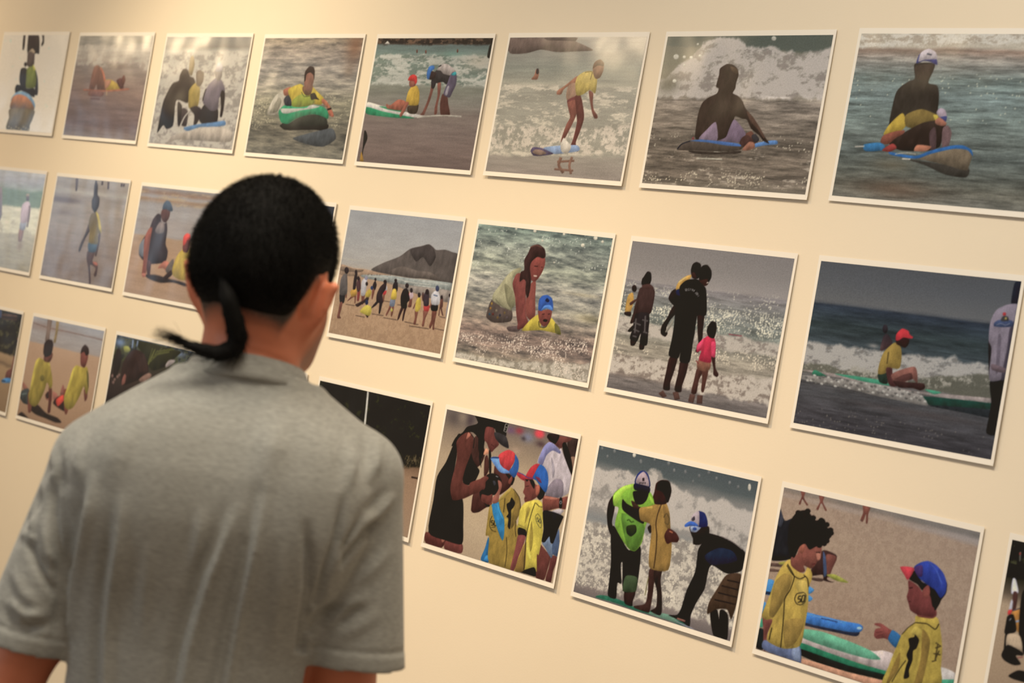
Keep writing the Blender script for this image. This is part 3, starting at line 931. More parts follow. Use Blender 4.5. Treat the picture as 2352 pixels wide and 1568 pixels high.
def pic25(P):
    P.crop('H')
    P.stops([(330, 165, (160, 156, 152)), (300, 400, (168, 162, 155)), (260, 600, (174, 164, 152)), (250, 640, (176, 160, 142)),
             (245, 700, (176, 140, 108)), (220, 850, (178, 141, 105)), (190, 1000, (174, 136, 100)), (155, 1210, (164, 128, 94))])
    P.streak(0.05, 5, 16)
    P.blot(320, 580, 80, 16, (190, 176, 154), 0.7)
    P.foam('240,900 1190,1000', '150,1210 1105,1390', (186, 148, 110), (160, 124, 90), 0.5, 50, 34, a=0.5)
    P.poly((176, 141, 110), '238,625 300,640 350,655 430,662 500,677 560,690 660,718 500,726 235,715')
    P.poly((134, 108, 86), '240,640 300,648 360,664 430,670 400,690 240,680')
    P.poly((82, 72, 66), '495,667 600,610 740,555 830,490 930,465 990,450 1030,478 1055,500 1130,498 1190,518 1245,552 1195,790 1100,772 950,747 850,742 700,718 560,692', col2=(96, 84, 76))
    P.poly((70, 60, 56), '830,500 930,470 990,455 1030,485 1050,560 1000,640 940,560 880,600')
    P.poly((104, 90, 80), '640,690 760,640 900,680 1000,690 1100,760 950,745 800,735')
    P.poly((152, 154, 144), '420,712 650,718 850,745 1195,785 1187,852 1000,832 800,802 600,772 430,738')
    P.poly((150, 134, 120), '600,774 800,802 1187,852 1178,952 900,882 700,805')
    for a, b in (((700, 745), (900, 790)), ((780, 770), (1010, 800)), ((900, 760), (1160, 800)), ((860, 800), (1100, 830)), ((470, 722), (640, 740))):
        P.line((205, 200, 184), [a, b], 9, False)
    for x, h in ((470, 14), (500, 14), (545, 12), (570, 12), (660, 16)):
        P.line((110, 80, 70), [(x, 705 + (x - 470) * 0.03), (x, 705 + h)], 5, False)
    sh = (108, 80, 62)
    for s in ('275,965 355,978', '600,1080 715,1100', '780,1115 900,1140', '820,1150 990,1176', '1040,1172 1130,1192', '360,1060 440,1076', '500,1047 600,1062', '590,935 670,948', '720,968 760,975', '1080,1070 1130,1082'):
        P.line(sh, s, 8)
    D = (46, 34, 34); S = (118, 66, 50)

    def person(head, hc, *shapes):
        for c, s in shapes:
            P.poly(c, s)
        if head:
            P.ell(hc, *head)
    person((285, 675, 19, 30), D, (S, '275,780 292,780 286,902 275,902'), ((40, 34, 34), '226,872 272,872 262,952 228,952'), (S, '228,950 251,950 241,1002 227,1060 238,1084 203,1082 214,1020'), ((95, 85, 80), '233,760 258,710 287,708 292,780 286,878 226,880'))
    person((366, 690, 11, 20), D, (S, '288,942 330,890 366,880 360,955 352,952 350,902'), ((192, 142, 44), '318,852 366,830 371,882 328,902'), (D, '348,742 360,702 377,692 371,772 360,834 338,834'))
    person((385, 742, 12, 18), D, ((150, 60, 52), '378,850 402,850 391,932 374,932'), ((80, 50, 50), '368,802 385,742 402,742 407,832 380,862'))
    person((453, 740, 14, 18), (140, 134, 150), (S, '413,880 442,880 427,962 414,962'), ((198, 188, 184), '413,772 440,743 463,760 442,884 408,884'))
    person((458, 790, 11, 18), D)
    person((503, 825, 14, 18), (48, 60, 96), ((60, 40, 36), '368,962 430,930 472,888 472,932 420,962 380,988 358,972'), ((182, 152, 44), '448,872 480,833 498,860 482,902 448,902'))
    person((457, 948, 14, 23), (38, 44, 74), ((60, 40, 35), '440,1040 477,1050 462,1082'), ((206, 182, 54), '398,1026 450,973 492,985 498,1030 480,1064 440,1052'))
    person((532, 752, 10, 14), D, (S, '505,840 526,845 507,922 499,912'), (D, '508,802 530,763 543,800 527,846'))
    person(None, D, (S, '598,880 613,880 603,942 593,940'), ((192, 44, 44), '597,845 627,848 619,882 597,882'), ((194, 184, 184), '600,832 625,796 634,840 600,852'))
    person((615, 772, 15, 17), D, (D, '545,935 567,930 540,972 497,1000 510,975'), (D, '570,935 594,940 582,1002 571,1044 559,1040'), ((50, 35, 36), '543,882 570,820 602,788 627,772 622,832 592,882 597,952 543,948'))
    person((706, 760, 12, 15), D, ((40, 34, 36), '681,802 700,770 722,780 724,832 712,864 681,852'))
    person(None, D, (S, '655,972 672,980 640,1042 625,1068 621,1050 640,1010'), (S, '675,980 692,980 682,1042 668,1074 664,1050'), ((112, 117, 132), '664,918 702,923 692,984 653,978'), ((202, 167, 44), '670,872 685,833 710,840 714,902 702,924 666,922'))
    P.ell((200, 190, 60), 672, 1015, 8, 15)
    person((803, 806, 16, 22), D, ((60, 35, 32), '755,985 777,990 752,1047 736,1087 719,1104 730,1050'), ((60, 35, 32), '780,990 799,990 786,1042 770,1108 761,1096'), ((38, 28, 30), '748,902 770,840 802,828 822,870 833,922 805,952 800,998 753,992'))
    P.line((170, 40, 40), '818,868 832,915', 6)
    person((840, 846, 12, 22), D, (S, '825,915 847,915 839,987 810,988 820,950'), ((192, 162, 162), '823,872 850,858 857,902 830,922'))
    person((907, 886, 13, 22), D, (S, '870,1020 897,1025 887,1082 876,1138 857,1132 870,1080'), (S, '870,960 880,950 862,1000 853,1000'), ((197, 167, 44), '873,1022 880,940 905,903 922,930 917,1002 895,1028'))
    person((940, 900, 9, 40), (80, 50, 44))
    person((976, 858, 16, 24), D, ((132, 76, 58), '943,1015 987,1020 962,1082 946,1154 929,1148 940,1090'), ((192, 50, 44), '948,968 994,973 987,1024 948,1018'), ((60, 45, 50), '943,902 960,860 992,860 992,922 987,976 948,978'))
    person((1063, 830, 16, 27), (56, 60, 84), ((110, 60, 45), '1020,1015 1057,1015 1047,1082 1002,1174 992,1150 1010,1100'), ((110, 60, 45), '1030,1080 1052,1050 1037,1142 1037,1180 1021,1178'), ((35, 28, 28), '1006,987 1020,963 1067,966 1062,1020 1013,1020'), (S, '1015,900 1005,960 995,990 1003,995 1020,940'), ((208, 198, 194), '1013,882 1040,853 1072,858 1085,902 1077,968 1016,968 1008,922'))
    P.line((70, 90, 120), '1030,885 1065,895', 9)
    person((1100, 905, 10, 18), D, ((100, 60, 50), '1088,942 1095,910 1112,912 1110,982 1102,1002 1114,1062 1102,1057 1087,1002 1080,1062 1071,1060 1080,1002'))
    person((1168, 890, 8, 16), D, ((150, 140, 140), '1150,962 1162,905 1174,930 1157,1002 1147,1084 1134,1082 1140,1002'))


def pic26(P):
    P.crop('I')
    P.stops([(314, 133, (122, 134, 120)), (285, 300, (144, 146, 130)), (260, 450, (146, 146, 126)), (235, 600, (160, 152, 136)),
             (205, 750, (154, 146, 128)), (180, 900, (146, 128, 110)), (165, 1000, (136, 112, 97)), (150, 1100, (140, 117, 102)),
             (135, 1200, (134, 118, 100)), (125, 1265, (128, 118, 96))], 0.05)
    P.streak(0.62, 7, 30, tint=(1.0, 0.95, 0.86))
    P.blot(1200, 740, 160, 40, (176, 158, 118), 0.5)
    P.blot(1240, 940, 120, 60, (150, 134, 92), 0.6)
    P.foam('500,1300 1270,1330', '480,1350 1245,1490', (198, 182, 158), (150, 136, 114), 0.55, 40, 30)
    P.spark('160,1060 1300,1130', '120,1270 1245,1490', (240, 214, 186), 0.36, 110, 80)
    P.spark('300,140 1445,250', '250,520 1400,560', (226, 220, 200), 0.04)
    for x, y, r in ((844, 270, 10), (944, 458, 8), (1190, 310, 16), (1300, 248, 18), (780, 188, 14), (1030, 214, 12), (1360, 280, 12), (620, 168, 10)):
        P.ell((228, 214, 184), x, y, r, r)
    P.poly((94, 75, 70), '540,1012 652,1000 642,1048 560,1048')
    P.poly((86, 70, 62), '366,892 395,800 430,768 490,840 582,870 572,962 430,974 366,932')
    for x, y, c in ((400, 850, (190, 130, 40)), (420, 900, (120, 50, 40)), (390, 900, (60, 90, 110)), (450, 870, (170, 150, 120)), (480, 910, (60, 60, 70)), (520, 890, (140, 110, 60)), (540, 930, (110, 90, 90)), (410, 810, (200, 150, 50)), (460, 930, (150, 110, 50))):
        P.ell([k * 0.8 for k in c], x, y, 9, 12)
    P.poly((166, 156, 116), '426,722 480,650 540,570 600,520 662,503 645,560 597,590 592,682 612,742 612,822 582,852 582,874 490,834 416,782')
    P.poly((136, 128, 92), '520,640 590,700 610,800 580,850 540,800')
    P.line((120, 112, 84), '440,770 500,835 580,870', 7)
    P.poly((142, 70, 58), '743,642 787,620 782,762 782,912 740,952 703,902 705,762')
    P.poly((130, 62, 54), '588,642 622,556 682,556 702,622 702,762 702,902 722,962 702,1003 638,992 620,902 610,762')
    P.poly((112, 52, 46), '640,960 705,940 720,1000 680,1020 630,1030')
    P.poly((136, 62, 52), '733,502 750,450 800,398 862,408 867,470 842,542 802,602 770,622 738,592')
    P.poly((62, 36, 32), '688,522 688,440 720,380 750,320 810,303 862,340 872,402 850,424 800,410 752,452 737,502 747,602 737,702 715,765 698,702 702,622 680,602 648,622 658,540')
    P.line((120, 72, 58), '740,330 790,310 840,330', 9)
    P.line((50, 28, 26), '725,520 735,640 718,750', 14)
    P.line((62, 30, 26), '775,490 805,492', 8)
    P.line((62, 30, 26), '832,498 848,500', 6)
    P.poly((225, 195, 170), '768,566 800,572 790,582 772,578')
    P.poly((196, 170, 42), '668,1034 740,950 810,903 832,962 832,1012 880,1012 912,930 952,970 1002,1074 950,1062 830,1038 700,1044')
    P.poly((108, 100, 40), '950,978 987,1010 1003,1074 955,1062')
    P.line((70, 62, 30), '812,960 822,1010 870,1012 905,960', 7)
    P.poly((126, 60, 50), '806,882 815,865 850,868 922,860 922,912 902,972 860,1008 820,972')
    P.ell((40, 16, 16), 868, 955, 20, 13)
    P.line((60, 28, 26), '840,902 862,900', 7)
    P.line((60, 28, 26), '890,902 910,898', 7)
    P.poly((40, 86, 166), '808,852 815,780 845,743 890,738 927,768 937,840 927,872 880,836 840,872 813,868')
    P.poly((78, 132, 206), '832,872 860,828 910,823 933,855 927,872 880,852')
    P.poly((24, 34, 60), '868,785 885,762 905,785 890,800')


def pic27(P):
    P.crop('J')
    P.stops([(246, 114, (130, 120, 112)), (225, 260, (136, 126, 117)), (205, 392, (152, 140, 130)), (203, 402, (134, 124, 119)),
             (185, 530, (124, 121, 112)), (160, 680, (116, 118, 106)), (150, 760, (128, 122, 106)), (130, 870, (156, 142, 120)),
             (100, 985, (152, 138, 118)), (85, 1085, (130, 112, 98)), (75, 1120, (118, 106, 97)), (66, 1200, (106, 95, 88))], 0.01)
    P.streak(0.34, 6, 60, '200,410 1390,560', '66,1200 1255,1430')
    P.spark('200,410 1395,560', '150,720 1360,850', (206, 194, 168), 0.22, 110, 64)
    P.spark('760,620 1390,680', '700,760 1350,880', (232, 218, 184), 0.42, 90, 60)
    P.foam('155,660 520,760 860,800 1340,880', '135,800 500,860 850,910 1320,980', (188, 172, 152), (140, 124, 110), 0.58, 20, 26, 0.025)
    P.spark('120,840 1330,980', '95,960 1310,1080', (228, 206, 172), 0.36, 120, 80)
    P.foam('100,960 450,1010 900,1100 1300,1140', '80,1090 450,1150 700,1240 1270,1330', (196, 178, 156), (136, 118, 102), 0.56, 26, 30, 0.035)
    P.line((150, 70, 74), '960,808 1060,822', 8)
    for s in ('450,1240 480,1285', '560,1240 575,1300', '690,1260 675,1320', '745,1265 740,1330'):
        P.line((86, 56, 46), s, 42)
    P.poly((190, 140, 54), '193,562 210,510 242,498 247,562 222,642 183,642')
    P.poly((80, 46, 38), '218,572 268,542 262,562 225,592')
    P.poly((44, 30, 28), '178,642 227,640 222,674 182,664')
    P.ell((44, 28, 26), 252, 465, 19, 27)
    P.poly((42, 26, 22), '225,845 267,860 252,892 225,892')
    P.poly((42, 26, 22), '292,880 327,885 322,922 290,922')
    P.poly((62, 40, 36), '258,592 290,470 320,455 380,450 407,490 392,592 366,658 268,658 262,622')
    P.poly((52, 32, 28), '258,590 285,560 268,682 245,722 220,724 243,652')
    P.poly((38, 30, 30), '263,655 362,655 356,802 346,890 293,882 300,802 270,864 218,842 240,762')
    for s in ('250,720 300,740', '245,770 290,790', '310,700 355,710', '318,790 350,800', '265,690 255,800', '335,670 330,800', '240,820 270,830'):
        P.line((86, 76, 72), s, 11)
    P.poly((36, 24, 22), '203,782 242,740 237,782 215,792')
    P.poly((34, 22, 22), '305,430 310,395 322,378 350,338 377,348 380,402 362,442 320,445')
    P.poly((74, 46, 40), '310,440 365,430 400,462 370,470 320,465')
    P.poly((40, 24, 22), '540,602 592,580 572,642 522,702 492,762 502,802 482,827 450,802 458,745 500,682')
    P.poly((150, 140, 120), '485,785 545,690 540,730 500,790')
    P.poly((52, 30, 26), '518,980 577,980 552,1082 522,1172 517,1227 467,1217 490,1092')
    P.poly((50, 30, 26), '598,1010 657,1015 642,1102 612,1192 602,1242 553,1227 580,1102')
    P.poly((45, 26, 22), '728,660 777,660 767,782 762,842 735,882 727,802 725,722')
    P.poly((38, 24, 26), '508,542 540,478 597,468 602,562 560,602')
    P.poly((196, 146, 58), '566,452 590,408 640,373 684,363 662,402 610,432 597,477 568,482')
    P.line((236, 200, 120), '585,420 640,380', 8)
    P.poly((26, 34, 64), '566,478 595,470 598,520 570,510')
    P.poly((24, 19, 18), '598,442 650,400 730,398 770,440 792,480 792,662 730,662 715,722 705,802 690,882 666,1018 593,1012 598,942 580,988 510,967 530,862 550,742 560,642 600,562 590,482')
    P.poly((62, 34, 28), '738,392 800,378 807,430 780,447 750,422')
    P.poly((28, 18, 16), '736,372 758,300 800,288 830,330 830,382 806,425 800,392 745,402')
    P.line((220, 205, 180), '795,425 808,418', 7)
    P.poly((32, 22, 20), '676,332 690,283 720,266 752,285 750,342 730,392 688,387')
    P.poly((56, 32, 28), '680,350 705,345 720,385 690,385')
    P.crop('X')
    arc = [(445, 890), (480, 888), (515, 884), (550, 880), (585, 878), (620, 882), (652, 890), (685, 902), (715, 925), (740, 958), (765, 985), (785, 1015), (808, 1050)]
    for i, ch in enumerate('SELETIVA 2011'):
        k = min(i, 11)
        dx, dy = arc[k + 1][0] - arc[k][0], arc[k + 1][1] - arc[k][1]
        ln = math.hypot(dx, dy)
        P.strokes((176, 166, 156), ch, arc[i], (dx * 0.8, dy * 0.8), (dy / ln * 66, -dx / ln * 66), 12)
    P.crop('J')
    P.poly((75, 42, 34), '723,1065 767,1085 737,1152 717,1252 678,1247 700,1152')
    P.poly((85, 48, 38), '763,1085 807,1075 792,1162 772,1242 753,1232 760,1152')
    P.poly((58, 32, 28), '828,975 857,972 862,1062 884,1106 872,1130 845,1112 845,1062')
    P.poly((132, 82, 60), '733,1000 822,1015 817,1072 770,1087 723,1062')
    P.line((140, 50, 50), '715,1005 735,1030', 8)
    P.poly((50, 28, 26), '713,922 737,925 732,947 713,942')
    P.poly((192, 26, 60), '758,852 800,823 842,823 862,870 857,978 830,972 825,1022 738,1002 755,932 720,942 723,890')
    P.poly((228, 50, 90), '830,870 862,872 857,976 832,970')
    P.poly((226, 56, 92), '755,855 775,840 755,905 722,925 726,890')
    P.poly((34, 20, 18), '803,752 830,713 864,720 870,772 850,838 810,827 795,790')


def pic28(P):
    P.crop('K')
    P.stops([(244, 117, (80, 80, 80)), (225, 230, (86, 86, 86)), (205, 360, (98, 96, 93)), (200, 378, (86, 86, 86)), (198, 392, (44, 52, 62)),
             (175, 520, (48, 58, 58)), (155, 640, (58, 66, 68)), (140, 720, (100, 96, 90)), (125, 840, (104, 97, 90)), (115, 890, (80, 75, 72)),
             (100, 960, (70, 68, 68)), (80, 1080, (66, 62, 63)), (62, 1186, (60, 56, 58))], 0.01)
    P.streak(0.34, 6, 50, '200,385 1380,520', '62,1190 1410,1443')
    P.foam('150,650 300,672 500,690 570,700 650,705 800,742 900,742 1000,762 1080,772 1140,750 1200,790 1365,802', '118,835 600,895 900,905 1370,895',
           (170, 160, 146), (122, 114, 104), 0.6, 16, 20, 0.02)
    P.band('850,905 1060,880 1240,872 1370,885', '850,960 1050,1000 1370,1040', (92, 88, 72), 0.9, 0.02)
    P.foam('940,890 1300,880', '940,960 1280,940', (160, 150, 130), None, 0.42, 30, 26)
    P.blot(900, 1130, 500, 60, (80, 68, 64), 0.5)
    P.spark('900,1200 1420,1260', '800,1330 1400,1420', (110, 100, 90), 0.08, 90, 60)
    P.poly((48, 38, 42), '643,702 665,620 690,598 722,640 722,672 660,712', col2=(84, 56, 56))
    P.ell((46, 38, 42), 678, 567, 18, 30)
    P.blot(600, 680, 30, 18, (150, 140, 128), 0.8)
    P.poly((172, 152, 140), '122,842 340,865 640,940 760,960 900,985 1385,1030 1385,1062 1200,1042 950,1007')
    P.poly((62, 152, 112), '338,865 470,880 640,908 722,945 600,932 430,892')
    P.poly((40, 112, 80), '193,872 210,840 285,882')
    P.poly((62, 152, 112), '940,968 1052,990 1000,1002')
    P.poly((22, 62, 50), '908,1015 1385,1062 1385,1102 1100,1092 930,1062')
    P.poly((40, 44, 46), '960,1075 1380,1105 1380,1160 1200,1125')
    P.poly((142, 132, 120), '118,872 300,895 500,915 600,930 700,950 850,990 920,1010 965,1075 900,1070 800,1050 700,1030 600,1008 400,960 118,900')
    for k in range(70):
        x = 150 + k * 11.5
        y = 890 + (x - 150) * 0.17 + 26 * math.sin(k * 2.3)
        P.ell((186, 176, 160) if k % 2 else (104, 98, 90), x, y, 12, 8, 20, 7)
    P.poly((36, 50, 40), '630,866 687,860 692,932 640,922')
    P.poly((80, 42, 40), '680,818 722,820 732,912 772,942 730,952 700,932')
    P.poly((140, 85, 70), '718,872 780,840 872,818 892,860 892,932 862,902 800,922 740,922')
    P.poly((90, 52, 46), '740,905 800,915 860,900 850,860 780,880')
    P.poly((60, 35, 32), '730,912 832,922 932,930 943,960 912,978 860,962 770,957')
    P.poly((152, 121, 45), '638,802 670,720 740,658 782,690 787,762 770,832 690,822 680,862 630,867')
    P.line((100, 78, 32), '700,720 690,800', 10)
    P.poly((55, 28, 28), '750,640 790,618 837,635 832,672 810,692 780,682 753,667')
    P.poly((206, 35, 45), '748,642 753,600 790,565 832,580 842,605 864,622 850,632 800,624 770,642')
    P.poly((22, 20, 22), '1378,910 1487,888 1467,1012 1442,1182 1427,1272 1353,1262 1370,1152 1385,1052')
    P.poly((30, 32, 42), '1518,402 1533,290 1550,250 1605,250 1600,330 1577,408')
    P.poly((40, 34, 34), '1366,640 1397,640 1392,802 1370,884')
    P.poly((140, 124, 130), '1368,642 1380,520 1420,440 1500,403 1577,408 1562,520 1512,822 1482,892 1400,917 1370,892 1387,702')
    P.poly((72, 62, 72), '1510,562 1562,500 1532,702 1492,882 1450,902 1490,702')
    P.poly((112, 98, 106), '1430,620 1450,620 1440,820 1415,860')
    P.poly((110, 88, 90), '1390,800 1480,830 1470,860 1390,840')
    P.poly((60, 72, 102), '1408,522 1450,505 1527,513 1522,552 1408,552')
    P.line((120, 124, 140), '1420,540 1450,530 1480,542 1510,530', 6)
    P.poly((66, 62, 58), '1450,515 1462,482 1495,484 1502,512')
    P.ell((196, 44, 44), 1473, 468, 12, 12)
    P.ell((190, 160, 70), 1482, 497, 7, 8)


# ------------------------------------------------------------------ bottom row
def pic31(P):
    P.crop('G')
    P.stops([(200, 180, (46, 42, 28)), (180, 400, (50, 46, 28)), (160, 560, (62, 54, 34)), (140, 620, (120, 96, 66)), (130, 660, (166, 130, 88)),
             (120, 720, (150, 116, 78)), (115, 750, (118, 90, 62)), (110, 790, (164, 128, 86)), (80, 1200, (138, 106, 70))], 0.06)
    P.foam('0,150 250,180', '0,600 170,650', (74, 68, 40), (34, 30, 20), 0.4, 14, 16)
    P.poly((84, 56, 40), '15,190 180,205 175,262 25,245')
    P.poly((44, 28, 22), '15,215 180,228 178,245 20,232')
    P.poly((70, 80, 110), '-5,140 20,145 15,230 -5,230')
    P.poly((62, 52, 46), '192,452 213,440 182,642 150,684 150,640')
    P.poly((196, 120, 98), '190,455 212,440 205,490 193,490')
    P.poly((130, 80, 60), '150,650 167,682 142,792 120,792')
    P.poly((110, 60, 50), '58,882 75,810 132,788 120,892')
    P.poly((62, 132, 184), '15,908 60,884 122,890 117,934 28,934')
    P.line((24, 40, 60), '18,912 60,918', 14)


def pic32(P):
    P.crop('G')
    P.stops([(368, 205, (156, 151, 150)), (350, 300, (162, 152, 146)), (330, 440, (162, 148, 138)), (322, 476, (160, 144, 132)), (318, 492, (184, 144, 109)),
             (300, 600, (180, 140, 105)), (250, 900, (177, 137, 101)), (200, 1200, (164, 124, 89)), (185, 1305, (150, 112, 80))], 0.008)
    P.streak(0.08, 3, 26, '368,205 1150,370', '320,480 1100,640')
    P.blot(420, 320, 300, 12, (140, 110, 94), 0.6)
    P.line((138, 100, 84), '360,285 520,340 800,400 1120,475', 9)
    P.poly((130, 105, 90), '520,235 566,240 541,402 531,482 488,482 505,362')
    P.poly((162, 132, 84), '610,255 642,262 622,402 602,502 578,492 600,382')
    P.poly((45, 32, 28), '315,1205 400,1165 500,1262 620,1312 665,1364 600,1364 480,1314 380,1274')
    P.poly((45, 32, 28), '180,1294 235,1250 300,1308 335,1350 260,1334 188,1314')
    P.poly((152, 92, 72), '240,922 265,938 304,1002 258,1012')
    P.poly((55, 60, 58), '212,1084 240,1018 312,1000 322,1122 310,1174 250,1152')
    P.line((120, 140, 130), '235,1060 290,1050', 12)
    P.poly((172, 100, 80), '488,1062 520,1028 562,1060 562,1134 498,1114')
    P.poly((60, 40, 36), '490,1070 520,1028 535,1080 510,1110')
    P.poly((176, 104, 84), '568,1028 622,1060 622,1104 580,1124')
    P.poly((150, 84, 70), '648,1064 680,955 697,1000 692,1064')
    P.poly((56, 28, 26), '572,1154 620,1088 680,1078 702,1182 702,1244 640,1214')
    P.poly((220, 60, 38), '608,1114 682,1066 692,1122 625,1190')
    P.poly((118, 62, 46), '303,1050 352,1008 342,1202 332,1254 303,1244')
    P.poly((100, 50, 40), '528,980 562,1000 557,1132 542,1256 513,1252 525,1132')
    P.poly((154, 130, 38), '326,1002 360,850 385,708 430,668 480,690 530,708 562,852 567,962 540,1002 510,930 480,1022 420,1152 370,1194 318,1152 308,1062')
    P.poly((208, 180, 56), '326,1002 352,850 388,700 432,666 402,762 366,902 346,1002')
    P.poly((200, 172, 56), '512,705 535,712 545,760 520,750')
    P.ell((110, 96, 34), 458, 885, 24, 34)
    P.poly((106, 56, 42), '478,642 540,608 572,620 562,672 532,714 478,702')
    P.poly((45, 28, 24), '468,612 480,510 520,468 566,478 577,530 562,612 540,642 490,658')
    P.poly((138, 66, 46), '688,1020 747,1018 742,1202 722,1274 698,1254')
    P.poly((116, 60, 48), '908,1010 947,1000 942,1102 915,1134')
    P.poly((168, 142, 38), '696,1084 750,930 790,788 830,748 890,770 942,768 957,852 957,1002 930,1064 905,972 860,1082 790,1202 730,1224 698,1184')
    P.poly((212, 184, 54), '696,1084 745,930 786,790 832,746 802,830 760,960 725,1080')
    P.poly((96, 84, 30), '938,800 958,850 958,990 945,950')
    P.poly((120, 60, 48), '873,622 900,598 952,620 947,692 915,772 873,742')
    P.poly((50, 32, 28), '868,624 885,560 920,523 957,560 962,622 930,642 910,602 880,614')


def pic33(P):
    P.crop('G')
    P.stops([(1283, 425, (120, 142, 176)), (1260, 560, (110, 126, 150)), (1240, 640, (60, 56, 40)), (1210, 900, (62, 46, 38)), (1180, 1100, (40, 30, 28))], 0.12)
    P.foam('1283,420 2100,600', '1250,700 2000,760', (70, 68, 30), (34, 32, 24), 0.5, 20, 20, a=0.85)
    P.blot(1300, 500, 50, 60, (130, 152, 186), 0.9)
    P.blot(1830, 610, 60, 40, (150, 168, 198), 0.8)
    P.blot(1930, 620, 50, 40, (150, 168, 198), 0.8)
    P.poly((50, 48, 26), '1440,470 1600,500 1850,570 1960,602 1900,662 1800,752 1640,802 1560,642')
    for k in range(10):
        P.line((110, 108, 44) if k % 2 else (84, 84, 34), [(1590 + 12 * k, 760 - 18 * k), (1650 + 26 * k, 560 + 14 * (k % 4))], 13, False)
    P.line((132, 150, 180), '1440,470 1430,560', 14)
    P.line((132, 150, 180), '1490,480 1480,545', 14)
    P.poly((168, 164, 70), '1335,545 1385,540 1412,580 1385,606 1350,602')
    P.poly((46, 34, 30), '1225,720 1265,570 1310,600 1300,760 1230,900')
    for x, y in ((1215, 860), (1240, 900), (1270, 870), (1225, 930), (1290, 850)):
        P.ell((150, 110, 95), x, y, 12, 16)
    P.poly((54, 34, 29), '1305,902 1328,732 1388,622 1460,578 1540,608 1592,702 1602,832 1500,902 1330,964')
    for k in range(6):
        P.line((84, 54, 44), [(1470 + 18 * k, 620), (1520 + 14 * k, 820)], 6, False)
    P.poly((146, 84, 68), '1318,905 1345,840 1364,862 1350,940 1315,960')
    P.poly((180, 160, 150), '1790,740 1830,690 1890,690 1880,720 1800,770')
    P.poly((150, 110, 90), '1500,900 1600,830 1640,860 1560,940')


def pic34(P):
    P.img[:] = (60, 54, 40)
    P.img += 60 * np.clip(P.V[..., None] - 0.5, 0, 1)
    P.streak(0.3, 12, 12)


def pic35(P):
    P.crop('L')
    P.stops([(62, 103, (30, 28, 18)), (640, 560, (36, 32, 20)), (636, 620, (70, 58, 38)), (690, 660, (112, 82, 58)), (690, 740, (146, 112, 82)), (640, 1000, (152, 120, 90))], 0.03)
    P.foam('62,103 766,252', '100,520 690,640', (46, 44, 24), (25, 23, 15), 0.34, 16, 15)
    P.foam('300,540 720,580', '300,640 700,660', (92, 76, 50), (36, 31, 20), 0.42, 40, 18)
    P.line((58, 40, 30), '630,715 690,728', 12)
    P.line((196, 186, 170), '352,160 342,270 330,380', 12)


